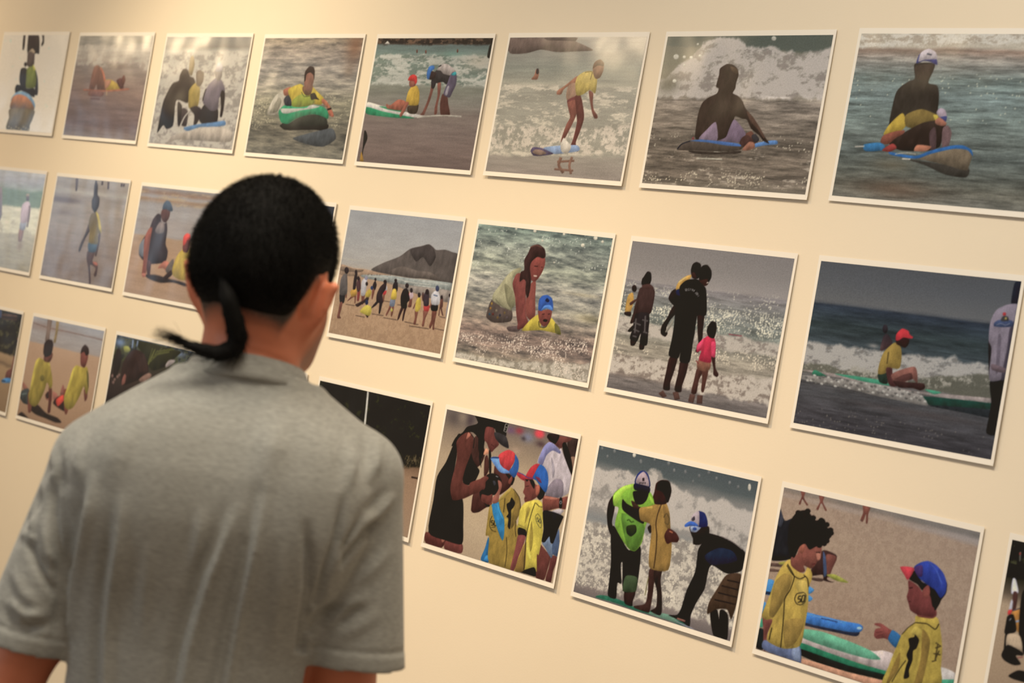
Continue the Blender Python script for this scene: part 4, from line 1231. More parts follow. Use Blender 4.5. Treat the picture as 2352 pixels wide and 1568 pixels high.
def pic36(P):
    P.crop('L')
    P.stops([(875, 285, (104, 90, 80)), (855, 400, (136, 114, 92)), (830, 560, (174, 146, 112)), (800, 800, (186, 158, 121)), (760, 1000, (186, 158, 122)), (728, 1136, (176, 148, 114))], 0.04)
    P.blot(905, 340, 40, 60, (76, 64, 60), 0.7)
    P.blot(1010, 350, 18, 60, (60, 46, 52), 0.7)
    P.blot(960, 330, 22, 40, (140, 120, 100), 0.7)
    P.crop('Q')
    P.blot(590, 300, 60, 70, (104, 70, 100), 0.8)
    P.blot(715, 310, 50, 60, (150, 44, 56), 0.9)
    P.blot(830, 400, 70, 90, (120, 118, 136), 0.9)
    P.blot(770, 420, 30, 40, (60, 48, 50), 0.8)
    P.blot(1000, 350, 60, 80, (226, 56, 66), 1.0, 1.6)
    P.blot(1020, 500, 60, 60, (70, 46, 50), 0.8)
    P.blot(660, 600, 60, 70, (200, 160, 130), 0.4)
    P.poly((60, 42, 36), '1440,420 1570,440 1525,762 1470,802 1400,500')
    P.poly((150, 110, 84), '1440,700 1510,690 1490,850 1465,900')
    P.crop('V')
    P.poly((96, 43, 36), '-5,1260 202,1308 152,1424 -10,1372')
    P.poly((112, 53, 45), '203,1348 364,1380 356,1480 188,1444')
    P.poly((190, 110, 84), '150,1310 205,1312 165,1370')
    P.poly((20, 15, 14), '108,692 200,540 280,350 330,250 402,280 322,330 312,462 290,602 250,802 270,932 372,925 377,1192 364,1384 200,1348 20,1262 70,932')
    P.poly((64, 37, 31), '438,422 500,278 562,300 602,452 562,562 500,602 458,562')
    P.poly((22, 17, 16), '378,562 450,440 478,520 520,590 545,640 480,762 378,764')
    P.poly((72, 36, 30), '460,1000 480,870 560,830 640,900 672,980 610,1010 540,1055 480,1064 458,1040')
    P.poly((20, 16, 16), '548,850 600,830 660,880 665,990 620,1000 600,960 640,950 600,900 565,930 552,900')
    P.poly((126, 62, 50), '565,915 620,900 670,930 668,990 610,960 570,945')
    P.poly((92, 45, 36), '308,332 380,238 442,228 482,290 462,442 402,602 372,742 440,782 540,742 622,678 664,690 644,782 582,832 480,872 380,918 270,934 243,822 258,722 300,562 314,452')
    P.poly((192, 112, 86), '408,304 428,238 462,250 432,292')
    P.poly((20, 14, 13), '256,374 300,288 370,238 420,178 520,148 560,80 690,100 690,240 602,210 602,302 562,502 562,604 538,482 560,342 480,238 400,240 330,292 282,364')
    P.line((24, 16, 15), '440,235 490,300 480,400', 6)
    P.crop('Q')
    P.poly((216, 142, 102), '198,622 230,558 267,590 262,642 198,654')
    P.poly((26, 17, 16), '140,228 232,238 212,432 192,602 172,704 118,562')
    P.poly((28, 20, 18), '270,598 300,608 306,902 272,904')
    P.poly((72, 38, 32), '210,700 250,660 270,760 262,900 200,960')
    P.poly((106, 49, 42), '213,302 240,248 342,268 362,382 402,442 412,512 350,572 310,614 268,562 240,482 203,432')
    P.line((60, 26, 24), '300,505 345,530', 8)
    P.poly((20, 15, 15), '90,70 480,185 556,208 524,332 512,384 380,332 350,270 232,228 130,202 95,140')
    P.poly((52, 46, 46), '352,328 512,378 558,558 450,512 368,422')
    P.line((204, 192, 170), '512,206 552,220 522,328 484,312 512,206', 7, False)
    P.ell((204, 192, 170), 520, 256, 8, 9)
    P.line((204, 192, 170), '500,300 512,276', 6)
    P.poly((100, 48, 38), '-5,1060 150,998 280,918 304,960 240,1062 200,1164 60,1204 -5,1234')
    # boy with the camera
    P.poly((75, 38, 32), '343,892 360,800 450,860 560,920 642,960 612,1062 560,1134 470,1204 420,1224 430,1052 348,932')
    P.poly((30, 20, 18), '508,918 622,968 644,1000 602,1094 560,1002')
    P.poly((122, 58, 45), '558,1012 600,958 613,1010 580,1074 548,1062')
    P.crop('R')
    P.poly((24, 100, 150), '166,1124 230,950 292,768 298,1156')
    P.poly((40, 130, 190), '215,1130 250,1060 292,1070 285,1150')
    P.poly((152, 121, 40), '440,222 500,130 600,30 640,-5 700,38 762,130 792,250 792,382 720,522 762,682 742,902 700,1296 296,1174 300,772 243,742 268,532 300,300 340,258')
    P.poly((128, 100, 36), '690,60 760,140 790,260 780,380 700,560 640,640 660,430 700,260')
    P.poly((178, 147, 54), '440,192 560,60 642,-5 642,52 540,152 450,217')
    P.poly((178, 148, 50), '540,480 600,500 590,560 535,600')
    P.poly((22, 18, 14), '573,252 620,220 650,150 704,230 682,302 642,352 642,462 625,644 588,602 600,482 568,452 600,402 578,322')
    for s in ('570,770 575,1000 545,1240', '545,160 535,290 525,385', '720,520 705,640 718,765', '680,20 770,150 790,300 780,420'):
        P.line((40, 30, 18), s, 9)
    P.line((34, 28, 16), '345,440 310,520 310,610 350,670 410,686', 9)
    P.strokes((34, 28, 16), 'SO', (325, 585), (50, 4), (6, -75), 13)
    P.line((34, 28, 16), '330,620 400,612', 8)
    P.poly((26, 126, 178), '338,262 440,212 472,342 534,490 534,702 512,824 470,762 420,622 360,422 343,302')
    P.line((60, 160, 205), '430,250 455,360 510,480', 14)
    P.crop('Q')
    P.poly((20, 18, 20), '228,962 310,918 402,950 452,1030 432,1152 380,1224 280,1234 200,1182 160,1254 138,1192 220,1102')
    P.poly((52, 50, 54), '325,1030 360,1030 375,1080 345,1100')
    P.line((190, 186, 180), '370,960 405,975', 9)
    P.poly((152, 86, 68), '398,1020 442,1038 458,1102 422,1232 402,1334 328,1354 318,1282 380,1202 412,1132')
    P.poly((110, 52, 42), '168,1220 260,1240 322,1218 312,1322 250,1374 200,1332 158,1290')
    P.poly((112, 54, 44), '150,1000 230,960 270,990 215,1060 220,1120 190,1160 130,1120')
    P.poly((202, 46, 50), '398,702 430,640 500,598 560,583 622,610 653,660 632,762 590,832 560,894 470,842 418,782')
    P.poly((36, 86, 152), '650,648 697,730 702,822 682,912 632,984 556,897 602,832 642,742')
    P.poly((104, 150, 212), '293,706 330,683 410,690 432,782 480,842 560,888 562,918 480,922 418,892 358,812')
    P.poly((36, 60, 110), '293,706 330,681 412,686 410,706 330,704')
    # woman in the white shirt
    P.poly((102, 52, 44), '1128,442 1200,350 1300,380 1464,410 1442,452 1360,492 1310,564 1220,512')
    P.poly((40, 28, 28), '1138,348 1282,368 1272,432 1220,502 1160,462 1108,402')
    P.poly((192, 174, 172), '966,762 1000,660 1060,540 1140,468 1222,508 1282,580 1310,558 1342,642 1402,792 1464,992 1432,1182 1340,1254 1280,1274 1078,1242 1112,1142 1122,1002 1080,882 1000,802')
    P.poly((130, 126, 168), '980,742 1060,540 1140,470 1222,510 1302,602 1290,638 1190,592 1100,662 1040,802')
    P.poly((134, 118, 124), '1098,1152 1200,1020 1290,1000 1342,1062 1332,1254 1180,1268 1088,1242')
    P.poly((160, 146, 150), '1170,690 1200,760 1220,900 1190,990 1180,860')
    P.poly((30, 20, 18), '1328,500 1380,478 1442,652 1472,802 1472,964 1402,802 1350,652')
    P.poly((122, 61, 48), '1048,1260 1100,1243 1280,1280 1414,1258 1384,1434 1270,1422 1100,1464 1048,1452')
    P.poly((180, 106, 82), '1070,1250 1200,1266 1280,1284 1200,1300 1080,1285')
    P.poly((20, 18, 18), '1290,1278 1327,1278 1322,1414 1283,1412')
    P.ell((150, 146, 140), 1305, 1340, 18, 26)
    P.ell((40, 38, 38), 1305, 1340, 11, 18)
    P.crop('R')
    P.poly((186, 170, 168), '1275,370 1400,328 1468,360 1432,402 1402,444')
    P.poly((100, 48, 40), '1090,880 1200,1000 1262,1062 1212,1282 1150,1446 1020,1392 1040,1052')
    P.poly((95, 45, 40), '1260,1092 1290,1060 1372,1082 1302,1302 1262,1486 1178,1444 1230,1252')
    P.poly((106, 121, 142), '1128,852 1240,748 1262,862 1302,862 1390,638 1397,822 1387,1062 1370,1084 1300,1042 1276,1100 1240,1062 1180,952')
    P.poly((74, 90, 118), '1290,862 1390,660 1390,1040 1290,1035')
    P.poly((26, 24, 28), '1138,368 1282,370 1454,440 1442,502 1382,642 1302,864 1255,850 1240,760 1170,850 1118,832 1150,642')
    # second boy
    P.poly((18, 14, 14), '748,1304 1000,1232 1024,1384 900,1354')
    P.crop('Q')
    P.poly((35, 22, 20), '998,1100 1082,1180 1052,1272 1000,1304 958,1252 1000,1192')
    P.poly((122, 59, 48), '788,1000 860,1000 960,1090 1002,1090 1002,1192 960,1262 880,1314 800,1344 778,1290 790,1240 762,1192 785,1122')
    P.poly((35, 22, 20), '792,998 900,1008 934,1070 922,1144 880,1082 850,1012 820,1040')
    P.poly((168, 86, 62), '948,1122 985,1083 1005,1130 987,1212 948,1234')
    P.line((60, 26, 24), '800,1110 850,1100', 9)
    P.line((70, 28, 26), '785,1280 815,1275', 8)
    P.crop('R')
    P.poly((207, 182, 50), '778,352 850,238 960,200 1050,188 1122,230 1132,302 1142,642 1122,802 1076,1048 1046,1042 1042,1314 1000,1242 850,1284 690,1298 760,1002 870,842 882,692 738,622 718,664 750,562')
    P.poly((142, 107, 40), '700,1294 790,1020 868,842 880,902 852,1284')
    P.poly((168, 142, 42), '900,300 940,330 905,440 860,560 870,430')
    P.poly((168, 142, 42), '960,520 985,700 975,900 940,1000 930,760')
    P.poly((232, 212, 70), '880,840 930,980 960,1140 900,1060')
    P.line((150, 124, 40), '752,572 890,635', 8)
    P.poly((20, 16, 16), '758,622 872,660 872,764 753,737')
    P.poly((132, 63, 57), '753,742 867,755 832,902 760,1082 690,1290 628,1274 680,1052 720,882')
    for s in ('1020,230 960,400 900,640 875,800 860,1000 840,1282', '1030,235 1080,290 1130,302'):
        P.line((34, 28, 16), s, 10)
    P.line((60, 60, 50), '1060,405 1025,440 1035,520 1075,600 1110,632', 7)
    P.line((60, 60, 50), '1060,405 1095,450 1118,540 1110,632', 7)
    P.strokes((60, 60, 50), 'SO', (1046, 520), (34, 22), (2, -58), 9)
    P.crop('Q')
    P.poly((192, 36, 46), '798,972 830,900 880,830 950,783 1012,800 960,892 910,1002 850,992')
    P.poly((28, 88, 162), '898,992 930,920 1000,798 1062,820 1112,902 1128,1020 1112,1142 1080,1194 1000,1092 950,1022')
    P.poly((120, 40, 70), '940,970 1000,985 1030,1060 985,1035')
    P.poly((182, 36, 46), '672,942 688,903 760,930 810,973 912,988 902,1007 790,1005 788,1029 730,1003')
    P.line((40, 70, 150), '690,906 760,934 830,980 905,996', 9)


def pic37(P):
    P.crop('M')
    P.stops([(252, 73, (72, 78, 78)), (240, 180, (78, 84, 82)), (230, 240, (120, 116, 108)), (200, 400, (150, 140, 128)), (175, 530, (140, 132, 122)),
             (165, 580, (128, 126, 120)), (150, 640, (158, 148, 134)), (130, 780, (170, 156, 138)), (105, 950, (158, 144, 128)), (95, 1050, (130, 114, 104)), (80, 1120, (108, 95, 88))], 0.03)
    P.foam('238,235 330,250 400,240 500,290 600,250 650,240 700,290 850,400 1000,455 1080,470 1120,445 1200,510 1340,555', '180,520 560,600 900,700 1290,840',
           (184, 170, 154), (142, 132, 120), 0.62, 10, 9, 0.03)
    P.foam('155,620 560,700 1280,830', '95,1060 500,1180 800,1260 1210,1400', (200, 184, 160), (140, 128, 114), 0.5, 34, 30, 0.03)
    P.spark('150,680 1270,900', '100,1080 1220,1380', (224, 206, 176), 0.3, 130, 90)
    for x, y, rx, ry in ((493, 140, 12, 17), (350, 112, 10, 14), (740, 200, 11, 16), (540, 185, 10, 16), (1322, 372, 11, 26), (780, 250, 9, 14), (640, 170, 8, 12), (860, 260, 10, 14), (960, 290, 9, 14), (1030, 265, 10, 14), (1085, 310, 8, 14), (1180, 340, 10, 14), (300, 150, 8, 12), (915, 330, 8, 12), (262, 92, 8, 12), (1240, 370, 9, 14)):
        P.ell((112, 112, 108) if x not in (493, 1322) else (214, 200, 176), x, y, rx, ry)
    P.poly((35, 110, 80), '215,1164 250,1148 330,1162 450,1208 520,1248 700,1282 850,1350 905,1394 700,1314 520,1264 350,1204')
    P.poly((110, 150, 122), '600,1270 740,1288 822,1352 720,1324 620,1294')
    P.poly((150, 140, 150), '780,1330 900,1380 930,1400 850,1370')
    P.poly((50, 30, 26), '423,1118 502,1118 482,1192 476,1228 423,1207')
    P.poly((22, 17, 18), '323,712 345,648 400,740 455,825 537,798 532,942 507,1112 475,1122 410,1117 408,920 395,932 400,1063 370,1062 360,1172 303,1152 310,1062 325,902')
    P.poly((58, 74, 44), '430,1010 512,1020 507,1112 480,1127 410,1117')
    P.poly((38, 24, 22), '345,430 352,520 332,622 347,682 325,717 303,662 295,562 308,480')
    P.poly((118, 164, 30), '343,422 410,368 500,348 600,400 637,460 642,502 577,642 547,772 500,832 455,817 400,742 353,642 380,522 343,502')
    P.poly((172, 216, 46), '343,432 410,368 500,348 497,376 420,402 357,502')
    P.poly((84, 126, 30), '400,560 562,640 542,762 500,826 440,792')
    P.poly((150, 196, 40), '590,420 620,450 636,490 612,480')
    P.poly((40, 46, 20), '438,652 500,643 508,692 470,727 438,702')
    P.line((60, 90, 24), '440,612 455,605 470,622 490,618', 9)
    P.poly((28, 18, 18), '408,458 440,490 500,520 542,518 562,634 480,592 408,532')
    P.poly((60, 36, 30), '470,470 500,480 530,520 490,525')
    P.poly((28, 20, 20), '488,400 592,405 582,462 550,494 508,494 488,452')
    P.poly((30, 40, 92), '498,350 512,282 545,253 580,262 600,300 604,372')
    P.poly((168, 142, 142), '506,342 520,290 560,260 590,300 597,368')
    P.poly((22, 22, 42), '494,346 602,370 600,414 570,402 496,392')
    P.poly((46, 36, 38), '550,305 566,303 566,328 550,328', False)
    for k in range(5):
        P.line((56, 44, 46), [(530 + 10 * k, 350 - 4 * (k % 2)), (534 + 10 * k, 335)], 6, False)
    P.poly((62, 36, 30), '603,960 652,965 637,1052 627,1132 607,1252 590,1274 500,1244 492,1226 570,1210 590,1122 593,1032')
    P.poly((45, 30, 26), '638,970 692,965 682,1042 692,1152 690,1272 670,1294 608,1262 650,1232 655,1122 633,1032')
    P.line((120, 110, 60), '595,1020 580,1090 570,1150', 6)
    P.poly((40, 22, 20), '588,662 615,640 622,682 605,704')
    P.poly((152, 113, 45), '533,520 600,508 680,483 722,485 747,562 752,682 762,792 737,968 608,957 598,862 615,652 540,612 528,562')
    P.poly((128, 94, 40), '700,500 745,560 752,690 715,640')
    P.poly((200, 160, 56), '570,518 625,508 620,530 590,528')
    P.line((72, 48, 24), '690,488 660,570 648,640 655,720 648,840 633,957', 8)
    P.line((96, 74, 36), '705,590 725,560 745,600 735,640 710,620', 7)
    P.poly((70, 33, 27), '708,722 740,668 792,698 815,740 802,768 760,768 728,780')
    P.line((186, 100, 60), '745,688 770,700', 8)
    P.poly((56, 29, 25), '638,402 650,343 690,320 742,328 760,390 747,452 715,494 643,494 633,462 627,440')
    P.poly((32, 18, 16), '652,372 662,340 690,321 745,333 760,402 735,484 715,440 690,402 652,390')
    P.poly((30, 20, 18), '1038,1270 1092,1258 1112,1448 1060,1434')
    P.poly((28, 18, 18), '1108,1258 1167,1290 1162,1466 1108,1452')
    P.poly((70, 48, 32), '1158,1002 1262,998 1252,1122 1227,1222 1190,1324 1160,1252 1080,1252 1018,1284 1030,1202 1090,1102')
    for s in ('1120,1080 1240,1110', '1095,1130 1235,1165', '1070,1180 1220,1215', '1160,1040 1255,1060'):
        P.line((40, 27, 21), s, 10)
    P.poly((24, 18, 20), '1023,700 1120,728 1200,768 1290,840 1284,962 1160,994 1050,932 1020,1002 1000,1102 940,1202 900,1292 890,1374 840,1344 800,1322 738,1292 800,1290 830,1242 870,1112 930,982 950,832 970,790 1018,720')
    P.poly((29, 37, 56), '1000,862 1100,808 1200,830 1232,902 1100,932 1030,922')
    P.line((120, 104, 96), '1120,726 1200,765 1270,820', 6)
    P.line((150, 90, 70), '800,1316 860,1336', 12)
    P.poly((38, 24, 22), '893,655 1000,648 1032,660 1027,722 970,784 918,782 915,742 903,712')
    P.poly((142, 152, 174), '898,654 975,654 942,694 903,692')
    P.ell((40, 66, 130), 928, 672, 15, 12)
    P.poly((30, 36, 84), '953,543 1000,558 1019,610 1017,654 953,658 960,602')
    P.poly((168, 148, 148), '898,614 915,568 957,543 962,602 955,658 925,640')
    P.poly((60, 52, 60), '905,600 925,580 930,605 912,615')
    P.poly((48, 92, 174), '856,642 890,618 925,623 957,652 900,650 860,658')


def pic38(P):
    P.crop('N')
    P.stops([(312, 122, (140, 120, 104)), (300, 200, (154, 127, 104)), (270, 400, (160, 132, 106)), (230, 650, (158, 130, 104)), (190, 900, (154, 124, 98)), (150, 1150, (146, 117, 92)), (125, 1310, (142, 112, 88))])
    P.foam('312,122 1800,460', '123,1316 1600,1600', (168, 140, 112), (148, 120, 96), 0.5, 60, 44, a=0.45)
    P.band('312,100 900,240 1300,330 1810,440', '312,120 900,265 1300,395 1775,545', (124, 114, 104), 0.9, 0.004, 8, 0.05)
    P.band('1000,330 1300,400 1780,500', '1000,345 1300,435 1770,560', (160, 144, 132), 0.7, 0.01, 8, 0.03)
    P.band('1400,385 1790,480', '1400,400 1780,505', (92, 86, 78), 0.6, 0.01, 8, 0.03)
    sk = (118, 64, 50)
    P.poly(sk, '448,150 482,158 472,202 502,252 490,257 460,212 446,252 433,245 455,192')
    P.poly(sk, '583,186 622,194 612,232 640,292 628,297 600,242 577,292 563,282 590,232')
    P.poly(sk, '908,256 962,268 947,322 942,387 928,387 930,322 907,378 888,365 908,312')
    P.line((90, 62, 52), '890,365 905,372', 10)
    P.poly((34, 32, 34), '212,654 240,452 285,265 330,370 402,358 392,562 372,654')
    P.poly((58, 58, 66), '270,380 290,270 320,360 300,420')
    P.poly((92, 66, 54), '205,682 322,690 320,712 207,704')
    P.poly((92, 66, 54), '205,722 302,735 292,748 205,744')
    P.poly((84, 60, 50), '530,790 620,800 600,820 535,810')
    P.poly((60, 36, 32), '518,772 560,640 620,588 702,618 714,650 672,742 642,802 694,827 620,814 608,770')
    P.poly((118, 64, 52), '640,618 714,640 682,722 652,794 630,702')
    P.poly((66, 80, 110), '612,600 632,640 640,760 618,780')
    P.poly((152, 150, 48), '638,772 702,768 802,827 720,817')
    P.poly((150, 140, 50), '285,680 330,670 335,690 295,695')
    for s in ('185,808 252,815 242,914 175,907', '503,853 547,880 522,907 503,907', '503,918 537,945 512,968 503,960', '160,968 192,980 172,1054 158,1050'):
        P.poly((62, 134, 190), s)
    P.poly((24, 40, 60), '178,890 240,900 238,918 176,910')
    P.poly((44, 46, 62), '478,1117 780,1185 880,1190 855,1224 700,1194 478,1144')
    P.poly((50, 116, 188), '478,1048 560,1063 750,1108 880,1133 908,1160 882,1192 780,1187 478,1122')
    P.line((90, 150, 210), '490,1062 620,1090 760,1124', 10)
    P.ell((170, 205, 230), 880, 1164, 20, 11)
    P.line((40, 60, 110), '600,1090 720,1118', 8)
    P.poly((196, 174, 162), '440,1238 460,1200 640,1250 960,1330 1050,1328 1134,1360 1114,1484 900,1424 640,1344 440,1274')
    P.poly((96, 167, 127), '456,1172 600,1188 800,1258 960,1328 1038,1392 960,1392 800,1352 640,1302 456,1232')
    P.poly((25, 112, 76), '436,1268 640,1340 900,1430 1104,1490 1094,1534 800,1464 436,1334')
    P.poly((24, 34, 29), '436,1312 800,1438 1094,1512 1084,1550 800,1504 446,1364')
    P.poly((196, 182, 167), '1470,1456 1560,1478 1624,1532 1604,1600 1465,1600')
    P.poly((60, 150, 110), '1470,1545 1620,1550 1610,1600 1465,1600')
    P.poly((60, 150, 110), '140,1114 172,1088 167,1154 145,1154')
    P.poly((30, 34, 32), '130,1172 178,1180 178,1316 118,1304')
    P.poly((216, 152, 112), '466,1388 800,1488 1084,1560 900,1600 600,1488 456,1420')
    # curly-haired child
    P.poly((122, 63, 52), '168,1080 242,1103 202,1202 187,1330 170,1310 173,1182')
    P.poly((94, 104, 134), '180,1250 300,1308 437,1288 450,1420 400,1404 175,1324')
    P.poly((140, 152, 178), '390,1310 435,1295 444,1405 400,1395 380,1350')
    P.poly((176, 143, 50), '338,672 370,658 402,720 470,762 502,708 532,760 527,812 507,862 502,992 477,1152 442,1294 320,1314 208,1264 203,1210 240,1102 190,1102 162,1062 220,920 260,800 300,720')
    P.poly((146, 115, 44), '260,820 330,760 390,790 340,930 250,1080 215,1060 230,940')
    P.poly((196, 163, 66), '410,820 490,820 500,960 460,1000 430,900')
    P.poly((146, 115, 44), '330,1110 470,1100 450,1200 400,1280 330,1300')
    for s in ('350,690 385,750 400,790 370,880 330,950 320,1100 300,1308', '470,770 498,800 507,860', '345,700 390,770 440,800 485,780', '235,1160 225,1200 215,1250'):
        P.line((44, 34, 20), s, 7)
    P.line((52, 42, 26), '470,900 420,910 403,950 420,985 450,992', 7)
    P.line((52, 42, 26), '470,900 488,920 480,970 450,992', 5)
    P.strokes((40, 32, 20), 'SO', (424, 975), (28, -4), (8, -48), 8)
    P.poly((126, 67, 53), '438,562 470,528 512,580 560,558 602,560 594,652 572,672 552,702 520,724 470,702 480,742 440,752 378,702 378,640 420,620')
    P.poly((152, 82, 60), '438,572 465,528 482,570 460,614 438,602')
    P.poly((176, 108, 84), '560,600 595,610 592,655 570,660')
    P.line((52, 26, 24), '560,604 592,606', 9)
    P.line((100, 34, 34), '530,694 556,688', 8)
    P.poly((32, 22, 20), '363,604 353,502 368,382 420,308 490,293 532,338 560,368 622,358 642,420 678,438 662,502 630,542 560,562 512,584 480,542 440,562 400,644')
    for x, y in ((540, 350), (600, 368), (640, 400), (668, 440), (655, 480), (640, 520), (500, 300), (430, 312), (620, 540), (585, 552), (672, 462)):
        P.ell((32, 22, 20), x, y, 22, 20, 0, 9)
    # child in the blue cap
    P.poly((132, 63, 55), '993,1128 1040,1128 1100,1168 1127,1190 1102,1249 1060,1237 1010,1243 988,1217 1000,1170 1042,1160 998,1142')
    P.line((96, 42, 38), '1005,1195 1050,1190', 6)
    P.line((96, 42, 38), '1015,1222 1055,1210', 6)
    P.poly((34, 96, 142), '1108,1200 1130,1178 1190,1230 1152,1309 1093,1250')
    P.poly((172, 143, 45), '1158,1292 1200,1200 1290,1118 1300,1073 1442,1080 1472,1130 1492,1302 1482,1452 1462,1600 1060,1600 1098,1442')
    P.poly((140, 108, 38), '1350,1170 1402,1252 1382,1402 1332,1600 1280,1600 1330,1402 1340,1282')
    P.poly((196, 166, 58), '1290,1150 1340,1180 1330,1230 1260,1200')
    P.poly((140, 108, 38), '1130,1440 1180,1340 1170,1460 1100,1568 1080,1568')
    P.poly((25, 18, 16), '1243,1242 1285,1228 1292,1210 1322,1250 1302,1312 1277,1332 1272,1402 1247,1472 1247,1524 1207,1534 1225,1442 1240,1402 1228,1362 1250,1302')
    P.line((50, 38, 20), '1290,1122 1380,1132 1440,1172 1467,1132', 8)
    P.line((60, 46, 24), '1225,1400 1180,1460 1120,1560', 7)
    P.line((60, 46, 24), '1195,1210 1240,1160 1290,1125', 6)
    for s in ('1445,1270 1485,1300', '1440,1310 1475,1300', '1425,1350 1480,1360', '1440,1390 1470,1330', '1415,1410 1450,1400', '1460,1280 1440,1400'):
        P.line((70, 54, 26), s, 9)
    P.poly((126, 60, 52), '1310,1050 1432,1000 1452,1062 1420,1092 1320,1080')
    P.poly((110, 49, 45), '1243,810 1310,850 1350,900 1402,920 1432,1000 1442,1062 1410,1080 1310,1064 1258,1032 1243,982 1230,932 1243,882')
    P.poly((28, 18, 18), '1243,772 1290,738 1342,820 1402,850 1484,942 1452,1014 1420,1002 1402,922 1340,882 1310,842 1250,804')
    P.poly((28, 18, 18), '1420,870 1522,820 1522,902 1480,962 1437,1034')
    P.poly((134, 64, 54), '1348,882 1390,843 1403,900 1387,944 1353,932')
    P.line((56, 24, 24), '1248,868 1275,864', 8)
    P.line((70, 26, 28), '1243,968 1262,966', 7)
    P.poly((38, 58, 142), '1283,717 1330,680 1390,668 1450,700 1502,760 1525,832 1517,902 1480,942 1440,882 1380,842 1320,792')
    P.poly((70, 44, 96), '1285,716 1345,700 1345,780 1310,778')
    P.line((60, 86, 170), '1390,674 1450,740 1490,840', 10)
    P.poly((192, 46, 56), '1183,710 1287,722 1240,808 1213,772')


def pic39(P):
    P.crop('O')
    P.stops([(530, 357, (26, 21, 17)), (490, 640, (34, 32, 22)), (465, 800, (90, 74, 56)), (440, 900, (172, 142, 108)), (370, 1300, (164, 134, 100)), (350, 1500, (160, 130, 97)), (330, 1700, (150, 120, 90))], 0.03)
    P.foam('530,357 900,430', '480,660 900,760', (70, 68, 40), (22, 19, 15), 0.35, 18, 16)
    P.line((150, 140, 120), '540,440 535,520', 8)
    P.ell((170, 60, 50), 537, 455, 9, 9)
    P.poly((208, 198, 204), '474,672 500,678 522,792 462,796')
    P.poly((80, 45, 38), '478,788 518,800 497,952 468,974')
    P.poly((200, 190, 190), '462,850 475,870 465,940 440,940')
    P.poly((206, 44, 40), '436,942 470,938 455,978 430,976')
    P.poly((188, 122, 40), '468,952 552,918 557,982 522,1134 478,1022')
    P.line((60, 66, 100), '475,945 550,922', 9)
    P.line((150, 160, 180), '495,1040 545,1030', 16)
    P.poly((24, 19, 18), '428,992 482,980 504,1122 405,1144 413,1062')
    P.line((160, 156, 150), '445,1030 460,1010', 9)
    P.poly((26, 20, 18), '552,802 600,760 640,1000 620,1320 570,1320 528,1182 530,1002')
    P.poly((20, 16, 15), '395,1310 410,1140 440,1140 425,1260')
    P.poly((188, 158, 122), '428,1148 532,1158 557,1282 480,1284 418,1262')
    P.poly((28, 22, 20), '376,1322 430,1238 552,1298 562,1332 500,1332 545,1404 480,1414 400,1372')
    P.poly((28, 22, 20), '436,1504 520,1458 600,1480 600,1564 480,1534')
    P.line((150, 70, 66), '515,1350 560,1345', 10)
    for k, (x, w, top) in enumerate(((760, 150, 700), (1080, 130, 780), (1400, 150, 760), (1750, 140, 860))):
        y = x * 0.25
        P.poly((28, 22, 20), [(x - w, 1500 + y), (x + 20, 1440 + y), (x + w, 1490 + y), (x, 1560 + y)])
        P.poly((70, 42, 36), [(x - 40, 1150 + y), (x + 40, 1150 + y), (x + 30, 1480 + y), (x - 34, 1480 + y)])
        P.poly(((190, 182, 184), (30, 26, 26), (176, 144, 50), (50, 54, 70))[k], [(x - 60, top + 150 + y), (x + 60, top + 150 + y), (x + 70, 1180 + y), (x - 70, 1180 + y)])
        P.ell((44, 30, 28), x, top + 80 + y, 36, 60)


